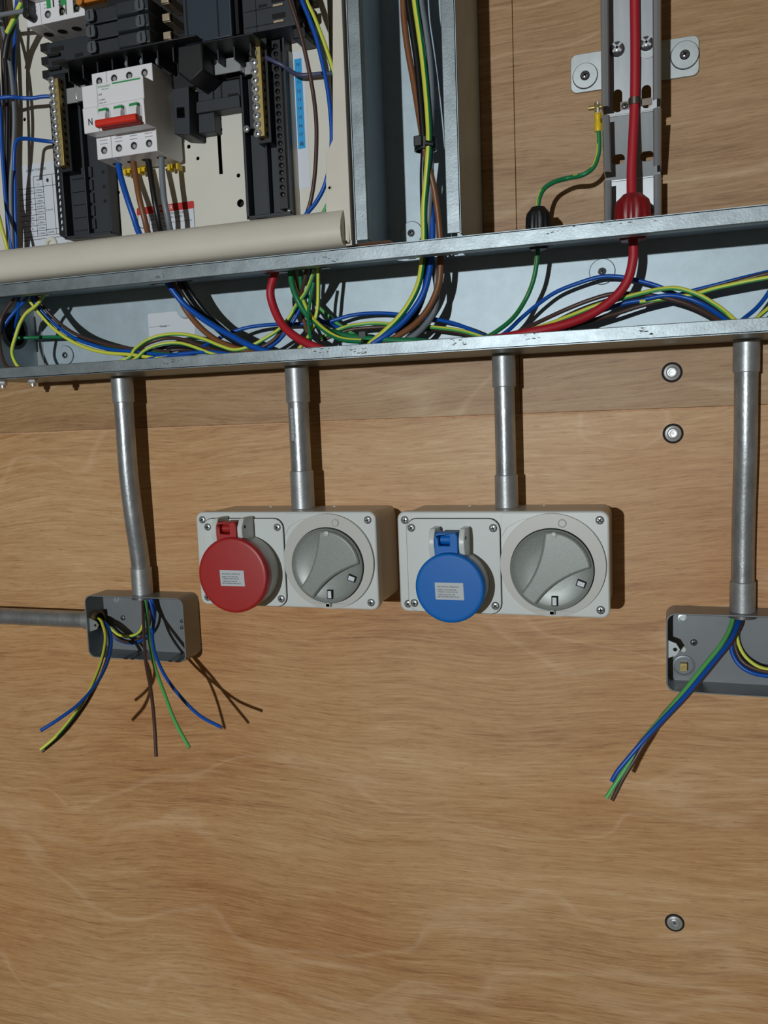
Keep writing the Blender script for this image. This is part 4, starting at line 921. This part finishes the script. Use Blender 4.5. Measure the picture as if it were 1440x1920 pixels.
# --- the four tails of the isolator running on into the trunking
wire('thick blue tail from the isolator down into the trunking', 'blue', 3.2, [(222, 308, 84), (226, 330, 86), (238, 370, 88), (250, 405, 86), (262, 440, 80), (285, 480, 70), (309, 522, 62), (322, 542, 58), (345, 570, 54), (372, 592, 54), (402, 612, 56), (438, 632, 60), (474, 650, 64), (530, 668, 70)])
wire('thick brown tail from the isolator down into the trunking', 'brown2', 3.2, [(250, 304, 84), (254, 330, 86), (262, 375, 88), (271, 410, 86), (279, 440, 80), (300, 485, 66), (322, 526, 54), (334, 552, 50), (348, 580, 48), (368, 606, 48), (392, 628, 50), (420, 645, 54), (460, 658, 60), (510, 668, 66)])
wire('thick black tail from the isolator down into the trunking', 'black', 3.2, [(278, 300, 84), (283, 330, 86), (290, 375, 88), (296, 405, 86), (302, 434, 80), (316, 480, 64), (334, 524, 50), (350, 555, 44), (374, 586, 42), (400, 610, 44), (430, 634, 50), (470, 655, 56), (520, 668, 62)])
wire('second black tail, just right of the first inside the trunking', 'black', 2.9, [(326, 470, 70), (342, 522, 50), (360, 552, 40), (384, 584, 36), (412, 612, 38), (444, 636, 46), (480, 656, 54)])
wire('thick grey tail from the isolator down behind the rail', 'grey', 3.2, [(303, 296, 84), (304, 330, 86), (308, 375, 88), (314, 405, 86), (320, 434, 80), (334, 475, 62), (344, 505, 48), (352, 535, 40)])
wire('thin blue wire crossing level behind the red cable and arching right', 'blue', 2.0, [(380, 650, 54), (404, 638, 44), (432, 624, 38), (470, 613, 34), (520, 608, 32), (570, 607, 30), (604, 606, 28), (628, 600, 26), (660, 591, 24), (705, 587, 24), (752, 590, 26), (800, 596, 30), (846, 605, 36), (880, 617, 42), (906, 630, 50), (940, 646, 58)])
wire('blue wire slanting down left behind the red cable', 'blue', 2.0, [(586, 500, 60), (578, 540, 52), (562, 580, 46), (545, 610, 46), (524, 637, 50), (500, 655, 56)])
# --- cluster right of the red cable
wire('thick green wire sweeping down right from the board, longest of the cluster', 'g', 3.2, [(546, 470, 66), (545, 510, 62), (549, 538, 58), (560, 566, 54), (577, 592, 54), (600, 612, 56), (632, 626, 60), (680, 634, 64), (735, 638, 66), (790, 640, 68), (850, 648, 72)])
wire('second green wire ending in a cut yellow tip above the lower lip', 'gy', 2.7, [(566, 560, 50), (580, 590, 56), (600, 612, 66), (622, 628, 74), (645, 637, 80), (679, 640, 84)], rot=GR + .7, end=1, sdir=(0.3, 0.3, 0.9), thr=0.55)
wire('short green wire behind the cluster, dropping beside the long one', 'g', 2.2, [(563, 470, 62), (563, 510, 58), (566, 545, 52), (576, 575, 46), (590, 600, 42), (610, 618, 44), (640, 634, 52)])
wire('yellow wire hanging straight down in the cluster', 'gy', 2.1, [(598, 470, 66), (597, 510, 64), (597, 545, 60), (596, 575, 58), (592, 596, 58), (586, 618, 62), (574, 638, 66), (560, 655, 70)], rot=YR + .3, sdir=(-0.5, 0.8, 0), thr=0.1)
wire('short blue wire near the top of the cluster', 'blue', 2.1, [(596, 470, 56), (590, 505, 54), (584, 525, 52), (576, 548, 48), (572, 570, 40), (590, 592, 32), (612, 606, 28), (640, 616, 34)])
wire('brown wire crossing down through the cluster', 'brown2', 1.9, [(550, 480, 52), (552, 515, 46), (560, 545, 38), (564, 575, 32), (569, 598, 30), (577, 625, 36), (586, 650, 50)])
wire('thin green wire going straight down in front of the yellow one', 'g', 1.9, [(588, 530, 60), (582, 560, 62), (578, 590, 66), (579, 612, 70), (583, 636, 74)])
wire('light green wire slanting behind the yellow one', 'lg', 1.9, [(572, 550, 30), (600, 578, 24), (618, 594, 22), (640, 612, 26), (665, 628, 34)])
wire('slender yellow green wire arching under the blue arch', 'yg', 2.0, [(600, 634, 40), (640, 616, 36), (668, 609, 32), (704, 606, 30), (745, 609, 32), (790, 612, 36), (835, 616, 42), (872, 622, 48), (915, 636, 56)], rot=YR - .6, sdir=(0, 0.3, 0.9), thr=0.4)
wire('brown wire running beside the slender yellow green arch', 'brown', 2.0, [(600, 640, 38), (650, 620, 32), (700, 614, 28), (760, 613, 28), (820, 618, 34), (865, 625, 42), (905, 638, 50)])
t = thing('cable_tie', 'black cable tie around wires on the floor of the trunking', 'cable tie', P(690, 635, 50))
x, _, z = P(688, 632, 52)
m = MB(); m.tube([(x + 7 * math.cos(a), 52 + 10 * math.sin(a), z) for a in [2 * PI * i / 20 for i in range(21)]], 2.0, 8); obj('loop', m, BLACK, t)
m = MB().box(x - 4, x + 4, 60, 67, z - 4, z + 5); obj('tie_head', m, BLACK, t, bev=0.6)
# --- bundle in the upright trunking
wire('brown wire of the tied bundle, outermost left above the tie', 'brown2', 3.2, [(752, -60, 44), (756, 0, 44), (758, 40, 44), (765, 95, 44), (775, 150, 44), (784, 205, 46), (792, 255, 50), (797, 285, 52), (806, 320, 52), (815, 360, 50), (822, 410, 48), (826, 460, 46), (826, 500, 46), (822, 535, 46), (808, 570, 48), (788, 598, 52), (762, 620, 58), (720, 645, 66)])
wire('black wire of the tied bundle', 'black', 3.2, [(760, -60, 50), (765, 0, 50), (772, 50, 50), (781, 110, 50), (788, 180, 51), (793, 240, 52), (795, 280, 52), (793, 330, 48), (794, 390, 46), (796, 450, 46), (800, 500, 42), (796, 545, 40), (778, 590, 44), (745, 628, 56)])
wire('blue wire of the tied bundle, showing between yellow and brown below the tie', 'blue', 3.2, [(770, -60, 38), (773, 0, 38), (780, 60, 38), (788, 130, 38), (795, 200, 42), (799, 260, 46), (804, 310, 48), (808, 370, 46), (811, 430, 48), (809, 480, 50), (804, 515, 52), (794, 550, 54), (776, 580, 56), (752, 607, 60), (722, 630, 66), (690, 650, 70)])
wire('green and yellow wire in front of the tied bundle', 'gy', 3.1, [(774, -60, 52), (778, 0, 52), (785, 50, 52), (793, 110, 52), (800, 180, 54), (804, 240, 56), (804, 280, 58), (800, 330, 56), (795, 390, 54), (795, 450, 54), (791, 500, 56), (784, 535, 58), (768, 568, 60), (744, 600, 62), (712, 630, 66), (690, 648, 70)], rot=YR - .4, sdir=(-0.9, 0.45, 0), thr=0.15)
wire('grey wire of the tied bundle, rightmost above the tie', 'grey', 3.1, [(786, -60, 46), (789, 0, 46), (797, 50, 46), (805, 110, 46), (809, 180, 48), (808, 240, 50), (807, 285, 52), (808, 340, 50), (804, 400, 50), (803, 450, 46), (814, 505, 42), (819, 545, 40), (815, 580, 42), (800, 606, 46), (778, 628, 54), (740, 650, 62)])
t = thing('cable_tie', 'black cable tie with a square head around the upright bundle', 'cable tie', P(797, 270, 50))
x, _, z = P(797, 271, 50)
m = MB()
for i, (rz, hh) in enumerate(((11.0, 5.5),)):
    o_ = [(x + rz * math.cos(2 * PI * k / 28), 49 + 9.5 * math.sin(2 * PI * k / 28)) for k in range(28)]; i_ = [(x + (rz - 1.4) * math.cos(2 * PI * k / 28), 49 + 8.1 * math.sin(2 * PI * k / 28)) for k in range(28)]
    m.prism(o_, z - hh, z + hh, 'z', holes=[i_])
obj('strap', m, BLACK, t, bev=0.5)
m = MB(); m.box(x - 8.5, x + 0, 56, 62, z - 4, z + 6); obj('tie_head', m, BLACK, t, bev=1)
m = MB(); m.cyl((x + 3, 60, z - 2), (x + 10, 58, z - 3.5), 3.0, n=14); obj('tail_stub', m, BLACK, t)
# --- right part of the long trunking
wire('blue wire arching high over the washer right of the black gland', 'blue', 2.0, [(900, 650, 62), (935, 632, 52), (956, 617, 44), (978, 596, 36), (1008, 571, 30), (1042, 548, 26), (1084, 531, 24), (1126, 519, 24), (1162, 519, 24), (1196, 526, 24), (1232, 536, 24), (1266, 551, 26), (1300, 563, 30), (1335, 583, 36), (1362, 602, 44), (1390, 622, 54)])
wire('bright yellow green wire cresting right of the red cable', 'yg', 2.1, [(930, 640, 64), (990, 620, 52), (1030, 607, 44), (1072, 591, 38), (1118, 573, 36), (1164, 560, 38), (1206, 549, 42), (1240, 542, 46), (1272, 541, 50), (1308, 552, 52), (1338, 569, 54), (1360, 585, 58), (1377, 600, 64), (1400, 622, 72)], rot=YR - .9, sdir=(0.3, 0.35, 0.85), thr=0.15)
wire('dark brown wire passing behind the red cable and dipping right', 'brown', 2.1, [(930, 640, 58), (972, 622, 48), (1012, 603, 36), (1062, 580, 30), (1108, 562, 30), (1150, 551, 32), (1200, 552, 36), (1240, 557, 40), (1282, 568, 44), (1318, 584, 50), (1346, 600, 58), (1370, 618, 66)])
wire('lower brown wire rising to the right edge of the picture', 'brown', 2.1, [(1000, 640, 62), (1062, 616, 50), (1102, 603, 42), (1150, 590, 36), (1200, 574, 34), (1250, 561, 36), (1300, 550, 40), (1350, 537, 44), (1400, 523, 48), (1445, 512, 50), (1500, 502, 52)])
wire('blue wire rising behind the crest towards the right edge', 'blue', 2.0, [(1010, 632, 52), (1070, 604, 40), (1120, 586, 32), (1165, 570, 30), (1210, 562, 30), (1262, 555, 30), (1300, 545, 32), (1340, 535, 36), (1390, 522, 40), (1445, 509, 44), (1500, 497, 46)])
wire('blue wire dipping right beneath the yellow green crest', 'blue', 2.0, [(1210, 561, 40), (1248, 554, 42), (1285, 558, 42), (1316, 570, 44), (1342, 586, 50), (1364, 603, 58), (1385, 620, 66)])
wire('green and yellow wire leaving through the right edge', 'yg', 2.0, [(1200, 566, 34), (1250, 560, 38), (1300, 552, 42), (1340, 541, 46), (1385, 531, 50), (1420, 524, 52), (1460, 517, 54), (1510, 508, 54)], rot=YR)
wire('blue wire curving up at the right edge above the lower lip', 'blue', 2.0, [(1370, 618, 66), (1394, 598, 56), (1416, 580, 48), (1432, 562, 44), (1444, 544, 42), (1456, 520, 42)])
wire('yellow striped wire just entering at the bottom right of the trunking', 'gy', 2.0, [(1400, 612, 60), (1420, 596, 52), (1434, 584, 48), (1450, 570, 46), (1480, 545, 46)], rot=YR)

# --- inside the board, right side
wire('dark brown wire hanging in front of the numbered strip', 'brown', 2.0, [(528, -60, 100), (543, 0, 100), (558, 45, 98), (569, 85, 96), (579, 130, 94), (588, 180, 92), (593, 230, 92), (593, 280, 92), (590, 330, 92), (583, 375, 92), (572, 410, 90), (560, 450, 84)])
wire('blue wire bowing right past the numbered strip and behind the flange', 'blue', 2.1, [(548, -60, 98), (566, 0, 98), (580, 35, 98), (594, 75, 98), (605, 120, 98), (614, 165, 98), (620, 215, 98), (622, 262, 98), (618, 310, 98), (608, 350, 96), (592, 380, 94), (574, 402, 92), (555, 430, 86)])
wire('green and yellow wire at the upper right corner of the board', 'gy', 2.1, [(555, -60, 92), (574, 0, 92), (588, 30, 92), (603, 68, 92), (616, 105, 92), (628, 145, 92), (640, 200, 90)], rot=YR + .5, sdir=(0.6, 0.5, 0.5), thr=0.3)
wire('green wire peeping out above the bottom rail', 'lg', 2.0, [(632, 330, 90), (622, 365, 90), (610, 392, 88), (596, 415, 86)])
wire('slate blue wire crossing level over the numbered strip', 'navy', 2.2, [(499, 108, 70), (514, 115, 72), (532, 124, 70), (549, 136, 64), (564, 141, 60), (585, 140, 58), (610, 138, 58), (650, 138, 58)])
# --- inside the board, left side
wire('thick black wire buried in the left bundle, second from the picture edge', 'black', 3.2, [(2, -40, 60), (6, 80, 62), (9, 180, 64), (11, 280, 64), (14, 380, 64), (20, 500, 60)])
wire('brown wire buried in the left bundle behind the grey one', 'brown', 3.0, [(8, -40, 56), (12, 90, 58), (18, 200, 60), (19, 300, 60), (21, 400, 60), (25, 500, 58)])
wire('dark sleeved wire deepest in the left bundle', 'black', 3.0, [(-6, 40, 58), (14, 140, 56), (22, 240, 56), (24, 340, 58), (26, 430, 58), (30, 500, 56)])
wire('blue wire of the left bundle, nearest the pan', 'blue', 2.0, [(34, -40, 68), (26, 120, 70), (27, 250, 72), (28, 330, 72), (29, 400, 72), (30, 440, 70), (32, 500, 64)])
wire('blue wire along the very edge of the picture', 'blue', 2.0, [(-6, 100, 74), (0, 200, 76), (3, 270, 76), (7, 330, 76), (12, 390, 76), (19, 440, 74), (26, 500, 68)])
wire('thick grey wire of the left bundle', 'grey', 2.2, [(2, 40, 76), (12, 85, 78), (20, 130, 78), (25, 180, 78), (27, 230, 78), (24, 290, 78), (20, 350, 76), (22, 430, 74), (26, 500, 66)])
wire('black wire of the left bundle', 'black', 2.7, [(4, 0, 70), (10, 100, 70), (14, 200, 70), (13, 300, 70), (16, 400, 70), (20, 500, 64)])
wire('dark brown wire of the left bundle', 'brown', 2.2, [(-4, -20, 68), (6, 80, 68), (8, 180, 66), (18, 300, 66), (20, 400, 66), (24, 500, 62)])
wire('upper blue wire reaching across to the left terminal bar', 'blue', 2.1, [(-30, 192, 92), (0, 184, 90), (22, 182, 86), (42, 184, 80), (62, 184, 76), (82, 181, 72), (104, 181, 68)])
wire('lower blue wire reaching across to the left terminal bar', 'blue', 2.1, [(26, 320, 92), (27, 285, 94), (32, 264, 92), (46, 260, 86), (66, 262, 78), (90, 265, 70), (108, 266, 66)])
wire('grey wire entering the white device at upper left', 'grey', 2.3, [(-40, 33, 100), (0, 28, 102), (30, 23, 104), (60, 19, 106)])
wire('yellow green wire crossing the upper left corner', 'yg', 2.9, [(50, -40, 98), (42, 0, 96), (33, 22, 94), (24, 42, 92), (14, 62, 90)], rot=YR, sdir=(-0.4, 0.7, 0.4), thr=0.1)
m = MB().tube(smoothpath([P(*q) for q in [(26, 40, 90), (20, 58, 88), (14, 78, 86), (9, 110, 84)]], 5), 4.0, 14)
o = obj('heat_shrink_sleeve', m, BLACK, None, at=P(9, 110, 84)); setp(o, 'black sleeve on the yellow green wire at upper left', 'cable sleeve')
wire('yellow striped wire rising at the bottom left corner of the board', 'gy', 2.0, [(-20, 360, 96), (-4, 400, 96), (4, 430, 96), (12, 458, 94), (20, 490, 88)], rot=YR, sdir=(0.7, 0.7, 0), thr=0.3)
